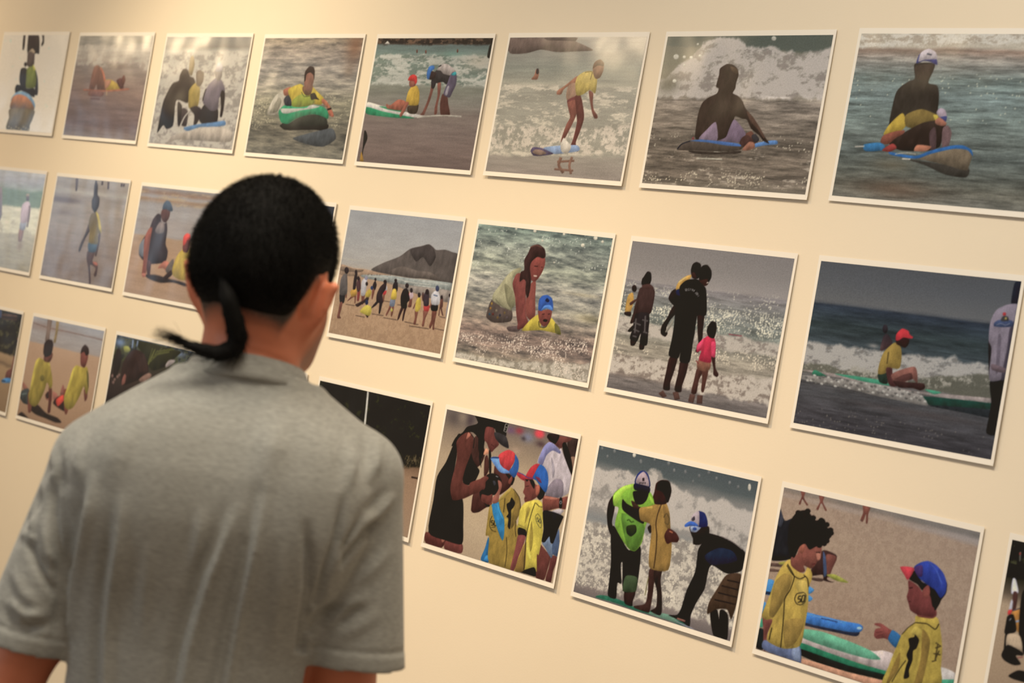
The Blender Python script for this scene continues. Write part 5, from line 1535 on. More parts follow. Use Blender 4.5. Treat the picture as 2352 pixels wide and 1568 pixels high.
# ------------------------------------------------------------------ hang the prints
HANG = [
    # column, row, x, z, rotation, bottom lift, side lift, light, painter, label
    (pic11, -5.302, 0.4370, -0.20, .0025, .0015, 0.72, 'photograph of a child sitting on an orange-bottomed board in white foam'),
    (pic12, -4.8352, 0.4330, -0.23, .0025, .0015, 1.12, 'photograph of someone floating on brown water, knees up, in yellow'),
    (pic13, -4.3670, 0.4285, -0.29, .0025, .0015, 1.32, 'photograph of three dark figures wading in foam with a blue board'),
    (pic14, -3.9072, 0.4244, -0.13, .0025, .0015, 1.28, 'photograph of a boy in yellow paddling a green board on brown water'),
    (pic15, -3.4534, 0.4228, -0.12, .003, .0015, 1.01, 'photograph of a red-capped boy on a board beside a stooping man'),
    (pic16, -3.0008, 0.4234, -0.01, .006, .0012, 0.98, 'photograph of a child in yellow standing up on a surfboard'),
    (pic17, -2.5462, 0.4243, 0.16, .004, .0015, 0.94, 'photograph of a man in black sitting on a board before a breaking wave'),
    (pic18, -2.0882, 0.4255, -0.47, .0028, .0015, 0.90, 'photograph of a man in a white cap with a child on a blue board'),
    (pic21, -5.2991, 0.0577, 0.05, .0025, .0015, 0.93, 'photograph of a pale-shirted figure standing in bright shallow surf'),
    (pic22, -4.8323, 0.0573, 0.17, .0025, .0015, 1.10, 'photograph of a child walking on one leg along wet brown sand'),
    (pic23, -4.3676, 0.0556, 0.03, .0028, .0015, 1.05, 'photograph of a crouching person and a red-capped boy on the sand'),
    (pic24, -3.9085, 0.0545, 0.05, .003, .002, 0.98, 'dark photograph almost hidden behind the man\'s head'),
    (pic25, -3.4494, 0.0531, 0.12, .004, .0015, 1.08, 'photograph of a crowd on a beach below a dark mountain'),
    (pic26, -3.0013, 0.0526, 0.00, .004, .0015, 1.08, 'photograph of a woman holding a blue-capped child in sparkling water'),
    (pic27, -2.5487, 0.0518, -0.03, .0035, .0015, 1.00, 'photograph of a man in black carrying a child beside a girl in pink'),
    (pic28, -2.0902, 0.0540, 0.29, .0028, .0015, 0.97, 'photograph of a red-capped boy sitting on a board under a grey sky'),
    (pic31, -5.3009, -0.3232, 0.03, .0025, .0015, 0.92, 'photograph of dark trees above sand, cut by the print edge'),
    (pic32, -4.8345, -0.3190, 0.43, .0025, .0015, 0.92, 'photograph of two children in yellow doing push-ups on sand'),
    (pic33, -4.3700, -0.3185, 0.20, .0028, .0015, 1.10, 'photograph of a brown-haired head under palm leaves, part hidden by the shoulder'),
    (pic34, -3.9100, -0.3185, 0.10, .003, .002, 0.92, 'photograph hidden behind the man\'s neck and shoulders'),
    (pic35, -3.4560, -0.3180, 0.05, .0028, .0015, 0.92, 'photograph of dark trees with a white pole, half behind the shoulder'),
    (pic36, -3.0031, -0.3175, 0.05, .004, .0015, 0.96, 'photograph of a woman showing a camera to two children in caps'),
    (pic37, -2.5456, -0.3202, 0.02, .0035, .0015, 0.92, 'photograph of a lime-shirted man, a boy and a stooping man in surf'),
    (pic38, -2.0883, -0.3199, -0.06, .0028, .0015, 0.88, 'photograph of two children in yellow talking beside boards on sand'),
    (pic39, -1.6310, -0.3200, 0.00, .0028, .0015, 0.86, 'photograph of people in shadow on sand, cut by the picture edge'),
]
for _i, (_fn, _x, _z, _r, _lift, _side, _light, _label) in enumerate(HANG):
    _res = (336, 224)
    if _fn in (pic24, pic34):
        _res = (40, 27)
    elif _x < -4.0:
        _res = (190, 127)
    _p = Print(_x, _z, _r, _lift, _side, _light, _res, 100 + _i)
    _fn(_p)
    _root = _p.build(_label)
    _root['group'] = 'unframed beach photographs in rows on the wall'


# ------------------------------------------------------------------ signed-distance modelling for the figure
class Field:
    def __init__(self, lo, hi, h):
        self.lo = np.array(lo, float); self.h = h
        self.n = np.ceil((np.array(hi) - self.lo) / h).astype(int) + 1
        self.F = np.full(self.n, 1.0, dtype=np.float32)
        self.ax = [self.lo[i] + h * np.arange(self.n[i]) for i in range(3)]

    def region(self, lo, hi):
        sl = []
        for i in range(3):
            a = max(int((lo[i] - self.lo[i]) / self.h), 0)
            b = min(int((hi[i] - self.lo[i]) / self.h) + 2, self.n[i])
            sl.append(slice(a, max(b, a + 1)))
        X = self.ax[0][sl[0]][:, None, None]; Y = self.ax[1][sl[1]][None, :, None]; Z = self.ax[2][sl[2]][None, None, :]
        return tuple(sl), X, Y, Z

    def add(self, fn, lo, hi, k=0.02, margin=0.045):
        sl, X, Y, Z = self.region(np.array(lo) - margin, np.array(hi) + margin)
        d = fn(X, Y, Z).astype(np.float32)
        a = self.F[sl]
        h = np.clip(0.5 + 0.5 * (d - a) / k, 0, 1)
        self.F[sl] = d * (1 - h) + a * h - k * h * (1 - h)

    def cut(self, fn):
        """keep only where fn <= 0"""
        X, Y, Z = self.ax[0][:, None, None], self.ax[1][None, :, None], self.ax[2][None, None, :]
        self.F = np.maximum(self.F, fn(X, Y, Z).astype(np.float32))

    def mesh(self):
        F = self.F; S = F < 0
        c = [S[i:self.n[0] - 1 + i, j:self.n[1] - 1 + j, k:self.n[2] - 1 + k] for i in (0, 1) for j in (0, 1) for k in (0, 1)]
        allin = c[0].copy(); anyin = c[0].copy()
        for q in c[1:]:
            allin &= q; anyin |= q
        act = anyin & ~allin
        I, J, K = np.nonzero(act)
        acc = np.zeros((len(I), 3)); cnt = np.zeros(len(I))
        corners = [(0, 0, 0), (1, 0, 0), (0, 1, 0), (1, 1, 0), (0, 0, 1), (1, 0, 1), (0, 1, 1), (1, 1, 1)]
        vals = {o: F[I + o[0], J + o[1], K + o[2]].astype(float) for o in corners}
        for a in corners:
            for ax in range(3):
                if a[ax] == 0:
                    b = list(a); b[ax] = 1; b = tuple(b)
                    va, vb = vals[a], vals[b]
                    m = (va < 0) != (vb < 0)
                    t = np.where(m, va / np.where(m, va - vb, 1), 0)
                    p = np.array(a, float)[None].repeat(len(I), 0); p[:, ax] += t
                    acc[m] += p[m]; cnt[m] += 1
        V = (acc / cnt[:, None] + np.stack([I, J, K], -1)) * self.h + self.lo
        idx = np.full(act.shape, -1, dtype=np.int64); idx[I, J, K] = np.arange(len(I))
        quads = []
        n = self.n
        for ax in range(3):
            o1, o2 = [(1, 2), (2, 0), (0, 1)][ax]
            sa = [slice(None)] * 3; sb = [slice(None)] * 3
            sa[ax] = slice(0, n[ax] - 1); sb[ax] = slice(1, n[ax])
            A, B = S[tuple(sa)], S[tuple(sb)]
            D = A != B
            p = np.stack(np.nonzero(D), -1)
            ok = (p[:, o1] > 0) & (p[:, o2] > 0) & (p[:, o1] < n[o1] - 1) & (p[:, o2] < n[o2] - 1)
            p = p[ok]
            flip = A[tuple(p.T)]
            e1 = np.zeros(3, int); e1[o1] = 1; e2 = np.zeros(3, int); e2[o2] = 1
            q = np.stack([idx[tuple((p - e1 - e2).T)], idx[tuple((p - e2).T)], idx[tuple(p.T)], idx[tuple((p - e1).T)]], -1)
            q[~flip] = q[~flip][:, ::-1]
            quads.append(q)
        Q = np.concatenate(quads)
        Q = Q[(Q >= 0).all(1)]
        return V, Q


def laplace(V, Q, it=2, lam=0.5):
    E = np.concatenate([Q[:, [0, 1]], Q[:, [1, 2]], Q[:, [2, 3]], Q[:, [3, 0]]])
    E = np.concatenate([E, E[:, ::-1]])
    cnt = np.bincount(E[:, 0], minlength=len(V)).astype(float)[:, None]; cnt[cnt == 0] = 1
    for _ in range(it):
        S = np.stack([np.bincount(E[:, 0], weights=V[E[:, 1], k], minlength=len(V)) for k in range(3)], -1) / cnt
        V = V + lam * (S - V)
    return V


def normals(V, Q):
    n = np.cross(V[Q[:, 2]] - V[Q[:, 0]], V[Q[:, 3]] - V[Q[:, 1]])
    out = np.zeros_like(V)
    for k in range(4):
        for a in range(3):
            out[:, a] += np.bincount(Q[:, k], weights=n[:, a], minlength=len(V))
    return out / (np.linalg.norm(out, axis=1)[:, None] + 1e-12)


def f_ell(c, r):
    c = np.array(c, float); r = np.array(r, float); m = min(r)

    def fn(X, Y, Z):
        q = np.sqrt(((X - c[0]) / r[0]) ** 2 + ((Y - c[1]) / r[1]) ** 2 + ((Z - c[2]) / r[2]) ** 2)
        return (q - 1) * m
    return fn, c - r, c + r


def f_cone(a, b, ra, rb):
    a = np.array(a, float); b = np.array(b, float); d = b - a; L2 = d @ d

    def fn(X, Y, Z):
        t = np.clip(((X - a[0]) * d[0] + (Y - a[1]) * d[1] + (Z - a[2]) * d[2]) / L2, 0, 1)
        return np.sqrt((X - a[0] - t * d[0]) ** 2 + (Y - a[1] - t * d[1]) ** 2 + (Z - a[2] - t * d[2]) ** 2) - (ra + (rb - ra) * t)
    m = max(ra, rb)
    return fn, np.minimum(a, b) - m, np.maximum(a, b) + m


def f_loft(rows):
    """stack of superellipse sections: (z, cx, cy, half width, half depth)"""
    R = np.array(rows, float); R = R[np.argsort(R[:, 0])]

    def fn(X, Y, Z):
        z = np.clip(Z, R[0, 0], R[-1, 0])
        cx, cy, a, b = (np.interp(z, R[:, 0], R[:, i]) for i in (1, 2, 3, 4))
        q = (np.abs((X - cx) / a) ** 2.3 + np.abs((Y - cy) / b) ** 2.3) ** (1 / 2.3)
        d = (q - 1) * np.minimum(a, b) * 0.9
        return np.maximum(d, np.maximum(R[0, 0] - Z, Z - R[-1, 0]))
    lo = np.array([(R[:, 1] - R[:, 3]).min(), (R[:, 2] - R[:, 4]).min(), R[0, 0]])
    hi = np.array([(R[:, 1] + R[:, 3]).max(), (R[:, 2] + R[:, 4]).max(), R[-1, 0]])
    return fn, lo, hi


# figure frame: x to his right, y the way his chest faces, z up; stands 1.2 m from the wall
MAN = np.array([-2.012, -1.222, 0.0])
MF = np.array([-0.846, 0.533, 0.0]); MF /= np.linalg.norm(MF)
MR = np.array([MF[1], -MF[0], 0.0])
man = empty('person', MAN)
man.rotation_euler = (0, 0, math.atan2(MR[1], MR[0]))
tag(man, 'man in a grey t-shirt seen from behind, short black hair with a thin tail', 'person')


def to_px(V):
    W = MAN[None] + V[:, :1] * MR[None] + V[:, 1:2] * MF[None] + V[:, 2:] * np.array([[0, 0, 1.0]])
    d = W - CAM_LOC[None]
    w = d @ CF
    return np.stack([IMG_W / 2 + FPX * (d @ CR) / w, IMG_H / 2 - FPX * (d @ CU) / w], -1)


def seg_dist(P, line):
    best = np.full(len(P), 1e9); side = np.zeros(len(P)); tt = np.zeros(len(P))
    n = len(line) - 1
    for i in range(n):
        a = np.array(line[i], float); b = np.array(line[i + 1], float); d = b - a
        t = np.clip(((P - a) @ d) / (d @ d), 0, 1)
        q = P - a - t[:, None] * d
        dist = np.linalg.norm(q, axis=1)
        m = dist < best
        best[m] = dist[m]
        side[m] = np.sign(d[0] * (P[m, 1] - a[1]) - d[1] * (P[m, 0] - a[0]))
        tt[m] = (i + t[m]) / n
    return best, side, tt


# ---- head frame, turned a little to his right
HC = np.array([0.004, 0.022, 1.630]); HY = math.radians(-22)


def head_fn(fn):
    c, s = math.cos(HY), math.sin(HY)

    def g(X, Y, Z):
        x, y = X - HC[0], Y - HC[1]
        return fn(c * x + s * y, -s * x + c * y, Z - HC[2])
    return g


def head_pt(p):
    c, s = math.cos(HY), math.sin(HY)
    return np.array([HC[0] + c * p[0] - s * p[1], HC[1] + s * p[0] + c * p[1], HC[2] + p[2]])


HB = (HC - 0.16, HC + 0.16)


def head_parts(ears=True, face=True):
    L = [(f_ell((0, -0.008, 0.004), (0.0710, 0.092, 0.084))[0], 0.02),
         (f_ell((0, -0.030, -0.015), (0.066, 0.066, 0.070))[0], 0.03),
         (f_ell((0, 0.032, -0.045), (0.060, 0.062, 0.072))[0], 0.03),
         (f_ell((0, 0.070, -0.106), (0.030, 0.026, 0.022))[0], 0.03)]
    for s in (-1, 1):
        L.append((f_cone((s * 0.053, 0.008, -0.064), (s * 0.024, 0.064, -0.108), 0.020, 0.018)[0], 0.03))
    if face:
        L += [(f_cone((0, 0.090, -0.012), (0, 0.108, -0.042), 0.007, 0.012)[0], 0.015),
              (f_cone((-0.016, 0.094, -0.046), (0.016, 0.094, -0.046), 0.008, 0.008)[0], 0.012),
              (f_cone((-0.034, 0.082, 0.006), (0.034, 0.082, 0.006), 0.010, 0.010)[0], 0.02),
              (f_cone((-0.018, 0.090, -0.068), (0.018, 0.090, -0.068), 0.006, 0.006)[0], 0.010),
              (f_cone((-0.015, 0.088, -0.077), (0.015, 0.088, -0.077), 0.007, 0.007)[0], 0.010)]
    if ears:
        for s in (-1, 1):
            fl = math.radians(58) * s
            ce = np.array([s * 0.0715, -0.010, -0.046])

            def ear(X, Y, Z, s=s, fl=fl, ce=ce):
                x, y, z = X - ce[0] - 0.16 * s * (Z - ce[2]), Y - ce[1], Z - ce[2]
                c, si = math.cos(fl), math.sin(fl)
                xr, yr = c * x + si * y, -si * x + c * y
                w = 0.021 * (1 + 6.0 * z)
                q = np.sqrt((xr / 0.0075) ** 2 + (yr / np.clip(w, 0.008, 0.03)) ** 2 + (z / 0.031) ** 2)
                return (q - 1) * 0.0065
            L.append((ear, 0.006))
            # rolled rim of the ear
            for t0, t1 in ((0.2, 1.1), (1.1, 2.0), (2.0, 2.9), (2.9, 3.7)):
                pts = []
                for t in (t0, t1):
                    yy, zz = -math.cos(t - 0.9) * 0.019, math.sin(t + 0.2) * 0.027 - 0.001
                    xx = 0.0
                    c, si = math.cos(-fl), math.sin(-fl)
                    pts.append((ce[0] + 0.16 * s * zz + c * xx + si * yy, ce[1] - si * xx + c * yy, ce[2] + zz))
                L.append((f_cone(pts[0], pts[1], 0.0042, 0.0042)[0], 0.005))
    return L


# ---- torso rows shared by body and shirt
TORSO = [(0.90, -0.010, 0.020, 0.168, 0.118), (1.00, -0.010, 0.022, 0.152, 0.110), (1.10, -0.012, 0.022, 0.143, 0.104),
         (1.18, -0.012, 0.018, 0.150, 0.106), (1.26, -0.008, 0.012, 0.164, 0.112), (1.33, -0.004, 0.006, 0.176, 0.112),
         (1.385, -0.002, 0.004, 0.172, 0.104), (1.425, 0.000, 0.004, 0.152, 0.092), (1.455, 0.001, 0.006, 0.118, 0.080),
         (1.485, 0.001, 0.010, 0.079, 0.068), (1.515, 0.001, 0.012, 0.066, 0.064)]
SH = {-1: (-0.145, 0.004, 1.366), 1: (0.141, 0.004, 1.398)}
EL = {-1: (-0.213, 0.012, 1.075), 1: (0.180, 0.012, 1.085)}
WR = {-1: (-0.085, 0.205, 1.010), 1: (0.080, 0.215, 1.015)}


def build_body():
    fld = Field((-0.30, -0.16, -0.002), (0.30, 0.36, 1.76), 0.0036)
    fn, lo, hi = f_loft([(z, cx, cy, a - (0.024 if z < 1.05 else 0.014 if z < 1.4 else 0.026), b - (0.012 if z < 1.4 else 0.020)) for z, cx, cy, a, b in TORSO])
    fld.add(fn, lo, hi, 0.03)
    fn, lo, hi = f_cone((0.000, 0.004, 1.44), (0.000, 0.018, 1.575), 0.059, 0.056); fld.add(fn, lo, hi, 0.02)
    for s in (-1, 1):
        fn, lo, hi = f_cone((s * 0.03, 0.006, 1.452), (SH[s][0], SH[s][1], SH[s][2] - 0.012), 0.034, 0.042); fld.add(fn, lo, hi, 0.02)
        fn, lo, hi = f_cone((SH[s][0], SH[s][1], SH[s][2] - 0.012), EL[s], 0.038, 0.036); fld.add(fn, lo, hi, 0.025)
        fn, lo, hi = f_cone(EL[s], WR[s], 0.039, 0.026); fld.add(fn, lo, hi, 0.02)
        # hand laid over the other in front of the belly: palm, four bent fingers, thumb
        w = np.array(WR[s]); dirv = np.array([-s * 0.86, 0.46, -0.22]); dirv /= np.linalg.norm(dirv)
        up = np.array([0, -0.3, 1.0]); up -= dirv * (up @ dirv); up /= np.linalg.norm(up)
        pc = w + dirv * 0.05 + np.array([0, 0, 0.018 * s])
        fn, lo, hi = f_cone(w, pc, 0.025, 0.028); fld.add(fn, lo, hi, 0.02)
        for k, ln in enumerate((0.072, 0.080, 0.074, 0.058)):
            b0 = pc + up * (0.027 - 0.018 * k) + dirv * 0.016
            nrm = np.cross(dirv, up) * -s
            m = b0 + dirv * ln * 0.5
            t = m + dirv * ln * 0.4 + np.array([0, -0.016, -0.01])
            fn, lo, hi = f_cone(b0, m, 0.0095, 0.0088); fld.add(fn, lo, hi, 0.006, 0.02)
            fn, lo, hi = f_cone(m, t, 0.0086, 0.0074); fld.add(fn, lo, hi, 0.005, 0.02)
        th0 = w + dirv * 0.022 + up * 0.022; th1 = th0 + up * 0.030 + dirv * 0.022; th2 = th1 + dirv * 0.026 + up * 0.008
        fn, lo, hi = f_cone(th0, th1, 0.0125, 0.0105); fld.add(fn, lo, hi, 0.008, 0.02)
        fn, lo, hi = f_cone(th1, th2, 0.0102, 0.0085); fld.add(fn, lo, hi, 0.006, 0.02)
        # legs and feet
        hp, kn, an = (s * 0.080 - 0.01, 0.02, 0.86), (s * 0.10 - 0.01, 0.03, 0.50), (s * 0.11 - 0.01, 0.0, 0.09)
        fn, lo, hi = f_cone(hp, kn, 0.078, 0.056); fld.add(fn, lo, hi, 0.03)
        fn, lo, hi = f_cone(kn, an, 0.054, 0.036); fld.add(fn, lo, hi, 0.02)
        fn, lo, hi = f_cone((an[0], -0.02, 0.045), (an[0] + s * 0.02, 0.16, 0.035), 0.036, 0.028); fld.add(fn, lo, hi, 0.02)
    for fn, k in head_parts():
        fld.add(head_fn(fn), HB[0], HB[1], k, 0.0)
    V, Q = fld.mesh()
    V = laplace(V, Q, 2, 0.45)
    # skin folds across the nape and behind the ear
    nr = normals(V, Q); px = to_px(V)
    face_cam = (nr[:, 1] < 0.1) & (V[:, 2] > 1.49)
    for ln, amp, w in (([(545, 797), (605, 811), (672, 836)], -0.0022, 5.0), ([(560, 742), (620, 752), (680, 775)], -0.0014, 8.0),
                       ([(704, 655), (694, 700), (700, 745)], -0.0045, 8.0)):
        d, _sd, t = seg_dist(px, ln)
        V = V + nr * (amp * np.exp(-(d / w) ** 2) * np.clip(t * 5, 0, 1) * np.clip((1 - t) * 5, 0, 1) * face_cam)[:, None]
    me = quads_mesh(V, Q, 'body')
    # stubble: fades out below the hairline and covers the jaw
    x, y = V[:, 0] - HC[0], V[:, 1] - HC[1]
    c, s = math.cos(HY), math.sin(HY)
    hx, hy, hz = c * x + s * y, -s * x + c * y, V[:, 2] - HC[2]
    th = np.degrees(np.arctan2(hx, -hy))
    zl = hair_line(th)
    fade = np.clip((hz - zl + 0.022) / 0.024, 0, 1) ** 1.4
    fade[(V[:, 2] < 1.5) | (np.abs(hx) > 0.0745) & (hz < 0.0)] = 0
    jaw = np.clip((hy + 0.002) / 0.02, 0, 1) * np.clip((-0.028 - hz) / 0.02, 0, 1) * np.clip((hz + 0.135) / 0.02, 0, 1)
    val = np.clip(np.maximum(fade * 1.0, jaw * 0.55), 0, 1)
    val[V[:, 2] < 1.49] = 0
    at = me.attributes.new('stubble', 'FLOAT', 'POINT')
    at.data.foreach_set('value', val.astype(np.float32))
    return me


def hair_line(th):
    a = np.abs(th)
    right = np.interp(th, [0, 12, 30, 44, 50, 56, 64, 95, 102, 112, 125, 150, 180],
                      [-0.060, -0.062, -0.066, -0.072, -0.060, -0.035, -0.012, -0.008, -0.032, -0.030, 0.030, 0.058, 0.062])
    left = np.interp(a, [0, 15, 30, 44, 52, 60, 68, 95, 102, 112, 125, 150, 180],
                     [-0.060, -0.060, -0.066, -0.072, -0.066, -0.040, -0.012, -0.008, -0.032, -0.030, 0.030, 0.058, 0.062])
    return np.where(th >= 0, right, left)


def mat_skin():
    m, nt, b = new_mat('skin_tan')
    at = N(nt, 'ShaderNodeAttribute', attribute_name='stubble')
    tc = N(nt, 'ShaderNodeTexCoord')
    nz = N(nt, 'ShaderNodeTexNoise'); nz.inputs['Scale'].default_value = 14; nz.inputs['Detail'].default_value = 5
    cr = N(nt, 'ShaderNodeValToRGB')
    cr.color_ramp.elements[0].position = 0.3; cr.color_ramp.elements[0].color = (0.56, 0.175, 0.088, 1)
    cr.color_ramp.elements[1].position = 0.7; cr.color_ramp.elements[1].color = (0.68, 0.225, 0.122, 1)
    n2 = N(nt, 'ShaderNodeTexNoise'); n2.inputs['Scale'].default_value = 900; n2.inputs['Detail'].default_value = 1
    ad = N(nt, 'ShaderNodeMath', operation='ADD'); ad.inputs[1].default_value = 0.5
    mu = N(nt, 'ShaderNodeMath', operation='MULTIPLY', use_clamp=True)
    mx = N(nt, 'ShaderNodeMix', data_type='RGBA')
    mx.inputs['B'].default_value = (0.016, 0.012, 0.010, 1)
    for n in (nz, n2):
        nt.links.new(tc.outputs['Object'], n.inputs['Vector'])
    nt.links.new(nz.outputs['Fac'], cr.inputs['Fac'])
    nt.links.new(n2.outputs['Fac'], ad.inputs[0])
    nt.links.new(ad.outputs[0], mu.inputs[0])
    nt.links.new(at.outputs['Fac'], mu.inputs[1])
    nt.links.new(mu.outputs[0], mx.inputs['Factor'])
    nt.links.new(cr.outputs['Color'], mx.inputs['A'])
    nt.links.new(mx.outputs['Result'], b.inputs['Base Color'])
    b.inputs['Roughness'].default_value = 0.52
    b.inputs['Subsurface Weight'].default_value = 0.12
    b.inputs['Subsurface Radius'].default_value = (0.012, 0.004, 0.002)
    b.inputs['Subsurface Scale'].default_value = 1.0
    bp = N(nt, 'ShaderNodeBump'); bp.inputs['Strength'].default_value = 0.2; bp.inputs['Distance'].default_value = 0.0008
    nt.links.new(n2.outputs['Fac'], bp.inputs['Height'])
    nt.links.new(bp.outputs['Normal'], b.inputs['Normal'])
    return m


MAT_SKIN = mat_skin()
MAT_HAIR = mat_plain('hair_black', (0.0045, 0.0040, 0.0036), 0.7, 0.12, (700, 0.6, 0.002))
body = link('body', build_body(), MAT_SKIN, man)
for _s in (-1, 1):
    bm = bmesh.new()
    bmesh.ops.create_uvsphere(bm, u_segments=16, v_segments=10, radius=0.0115)
    me = bpy.data.meshes.new('eye'); bm.to_mesh(me); bm.free()
    e = link('eye', me, mat_plain('eye_white', (0.75, 0.72, 0.68), 0.2, 0.5), man)
    e.location = head_pt((_s * 0.031, 0.0805, -0.010))


def build_hair():
    fld = Field(HC - 0.135, HC + 0.125, 0.0028)
    for fn, k in head_parts(ears=False, face=False):
        fld.add(head_fn(fn), HB[0], HB[1], k, 0.0)
    _x, _y = fld.ax[0][:, None, None] - HC[0], fld.ax[1][None, :, None] - HC[1]
    _c, _s = math.cos(HY), math.sin(HY)
    _th = np.degrees(np.arctan2(_c * _x + _s * _y, _s * _x - _c * _y))
    _up = fld.ax[2][None, None, :] - HC[2] - hair_line(_th)
    fld.F = fld.F - (0.0006 + 0.0048 * np.clip(_up / 0.040, 0, 1)).astype(np.float32)   # clipped close at the nape

    def below(X, Y, Z):
        x, y = X - HC[0], Y - HC[1]
        c, s = math.cos(HY), math.sin(HY)
        hx, hy = c * x + s * y, -s * x + c * y
        th = np.degrees(np.arctan2(hx, -hy))
        return (hair_line(th) - (Z - HC[2])) * 0.5
    fld.cut(below)
    V, Q = fld.mesh()
    return laplace(V, Q, 2, 0.5), Q


HV, HQ = build_hair()
hair = link('hair', quads_mesh(HV, HQ, 'hair'), MAT_HAIR, man)


def strands(name, roots, dirs, length, npts, rad, parent, jitter=0.25, seed=4, curl=None):
    rng = np.random.default_rng(seed)
    n = len(roots)
    hc = bpy.data.hair_curves.new(name)
    hc.add_curves([npts] * n)
    t = np.linspace(0, 1, npts)
    d = dirs + rng.normal(0, jitter, dirs.shape); d /= np.linalg.norm(d, axis=1)[:, None]
    L = np.asarray(length) * rng.uniform(0.6, 1.15, n)
    P = roots[:, None] + d[:, None] * (L[:, None] * t[None])[..., None]
    P[..., 2] -= (L[:, None] * t[None] ** 2) * 0.25
    hc.points.foreach_set('position', P.astype(np.float32).ravel())
    r = rad * (1 - 0.6 * t)
    ra = hc.attributes.get('radius') or hc.attributes.new('radius', 'FLOAT', 'POINT')
    ra.data.foreach_set('value', np.tile(r, n).astype(np.float32))
    o = bpy.data.objects.new(name, hc)
    hc.materials.append(MAT_HAIR)
    COL.objects.link(o)
    o.parent = parent
    o['kind'] = 'stuff'
    return o


_hn = normals(HV, HQ)
_rng = np.random.default_rng(7)
_c = HV - HC[None]
_keep = np.nonzero((HV - HC[None])[:, 2] > -0.085)[0]
_keep = _keep[np.einsum('ij,ij->i', _hn[_keep], _c[_keep]) > 0.02]
_pick = _rng.choice(_keep, 26000)
_roots = HV[_pick] + _rng.normal(0, 0.0010, (len(_pick), 3)) - _hn[_pick] * 0.001
_hx = math.cos(HY) * _c[_pick, 0] + math.sin(HY) * _c[_pick, 1]
_hy = -math.sin(HY) * _c[_pick, 0] + math.cos(HY) * _c[_pick, 1]
_up = _c[_pick, 2] - hair_line(np.degrees(np.arctan2(_hx, -_hy)))
strands('hair_strands', _roots, _hn[_pick], 0.0060 * np.clip(_up / 0.04, 0.22, 1.0), 3, 0.00022, hair, 0.35)


def sweep(path, radii, seg=12, wob=0.0, seed=2):
    rng = np.random.default_rng(seed)
    p = spline(path, closed=False, sub=6)
    r = np.interp(np.linspace(0, 1, len(p)), np.linspace(0, 1, len(radii)), radii)
    d = np.gradient(p, axis=0); d /= np.linalg.norm(d, axis=1)[:, None]
    ref = np.array([0, 1.0, 0.05])
    V = []
    for i in range(len(p)):
        u = np.cross(d[i], ref); u /= np.linalg.norm(u); v = np.cross(d[i], u)
        for k in range(seg):
            a = 2 * math.pi * k / seg
            q = 1 + wob * math.sin(5 * a + i * 1.1) + wob * 0.6 * rng.normal()
            V.append(p[i] + (u * math.cos(a) + v * math.sin(a)) * r[i] * q)
    Q = [(i * seg + k, i * seg + (k + 1) % seg, (i + 1) * seg + (k + 1) % seg, (i + 1) * seg + k) for i in range(len(p) - 1) for k in range(seg)]
    F = Q + [tuple(range(seg))[::-1], tuple((len(p) - 1) * seg + k for k in range(seg))]
    return mesh_from(V, F, smooth=True), p, d, r


TAIL = [(-0.046, -0.066, 1.604), (-0.034, -0.077, 1.578), (-0.024, -0.073, 1.556), (-0.017, -0.067, 1.538), (-0.019, -0.064, 1.524),
        (-0.034, -0.066, 1.5155), (-0.054, -0.066, 1.516), (-0.070, -0.064, 1.519), (-0.082, -0.062, 1.523)]
_me, _tp, _td, _tr = sweep(TAIL, [0.004, 0.0095, 0.0105, 0.0108, 0.0108, 0.0090, 0.0070, 0.0042, 0.0016], 14, 0.07)
tail = link('hair_tail', _me, MAT_HAIR, man)
_sel = _rng.integers(6, len(_tp) - 1, 900)
_off = _rng.normal(0, 1, (900, 3)); _off /= np.linalg.norm(_off, axis=1)[:, None]
strands('tail_strands', _tp[_sel] + _off * _tr[_sel][:, None] * 0.95, _td[_sel] + 0.16 * _off, 0.016, 5, 0.00022, tail, 0.12, 9)
_tipn = 110
strands('tail_wisps', np.repeat(_tp[-4:-3], _tipn, 0) + _rng.normal(0, 0.0018, (_tipn, 3)),
        np.repeat(np.array([[-0.93, 0.0, 0.36]]), _tipn, 0), 0.034, 7, 0.00020, tail, 0.20, 11)


# ---- t-shirt
NECK_Z, NECK_K = 1.494, 0.24      # neckline plane z = NECK_Z - NECK_K * y
HEM_C = {-1: (np.array([-0.200, 0.010, 1.148]), np.array([-0.10, 0.0, -1.0])), 1: (np.array([0.178, 0.010, 1.182]), np.array([0.05, 0.0, -1.0]))}


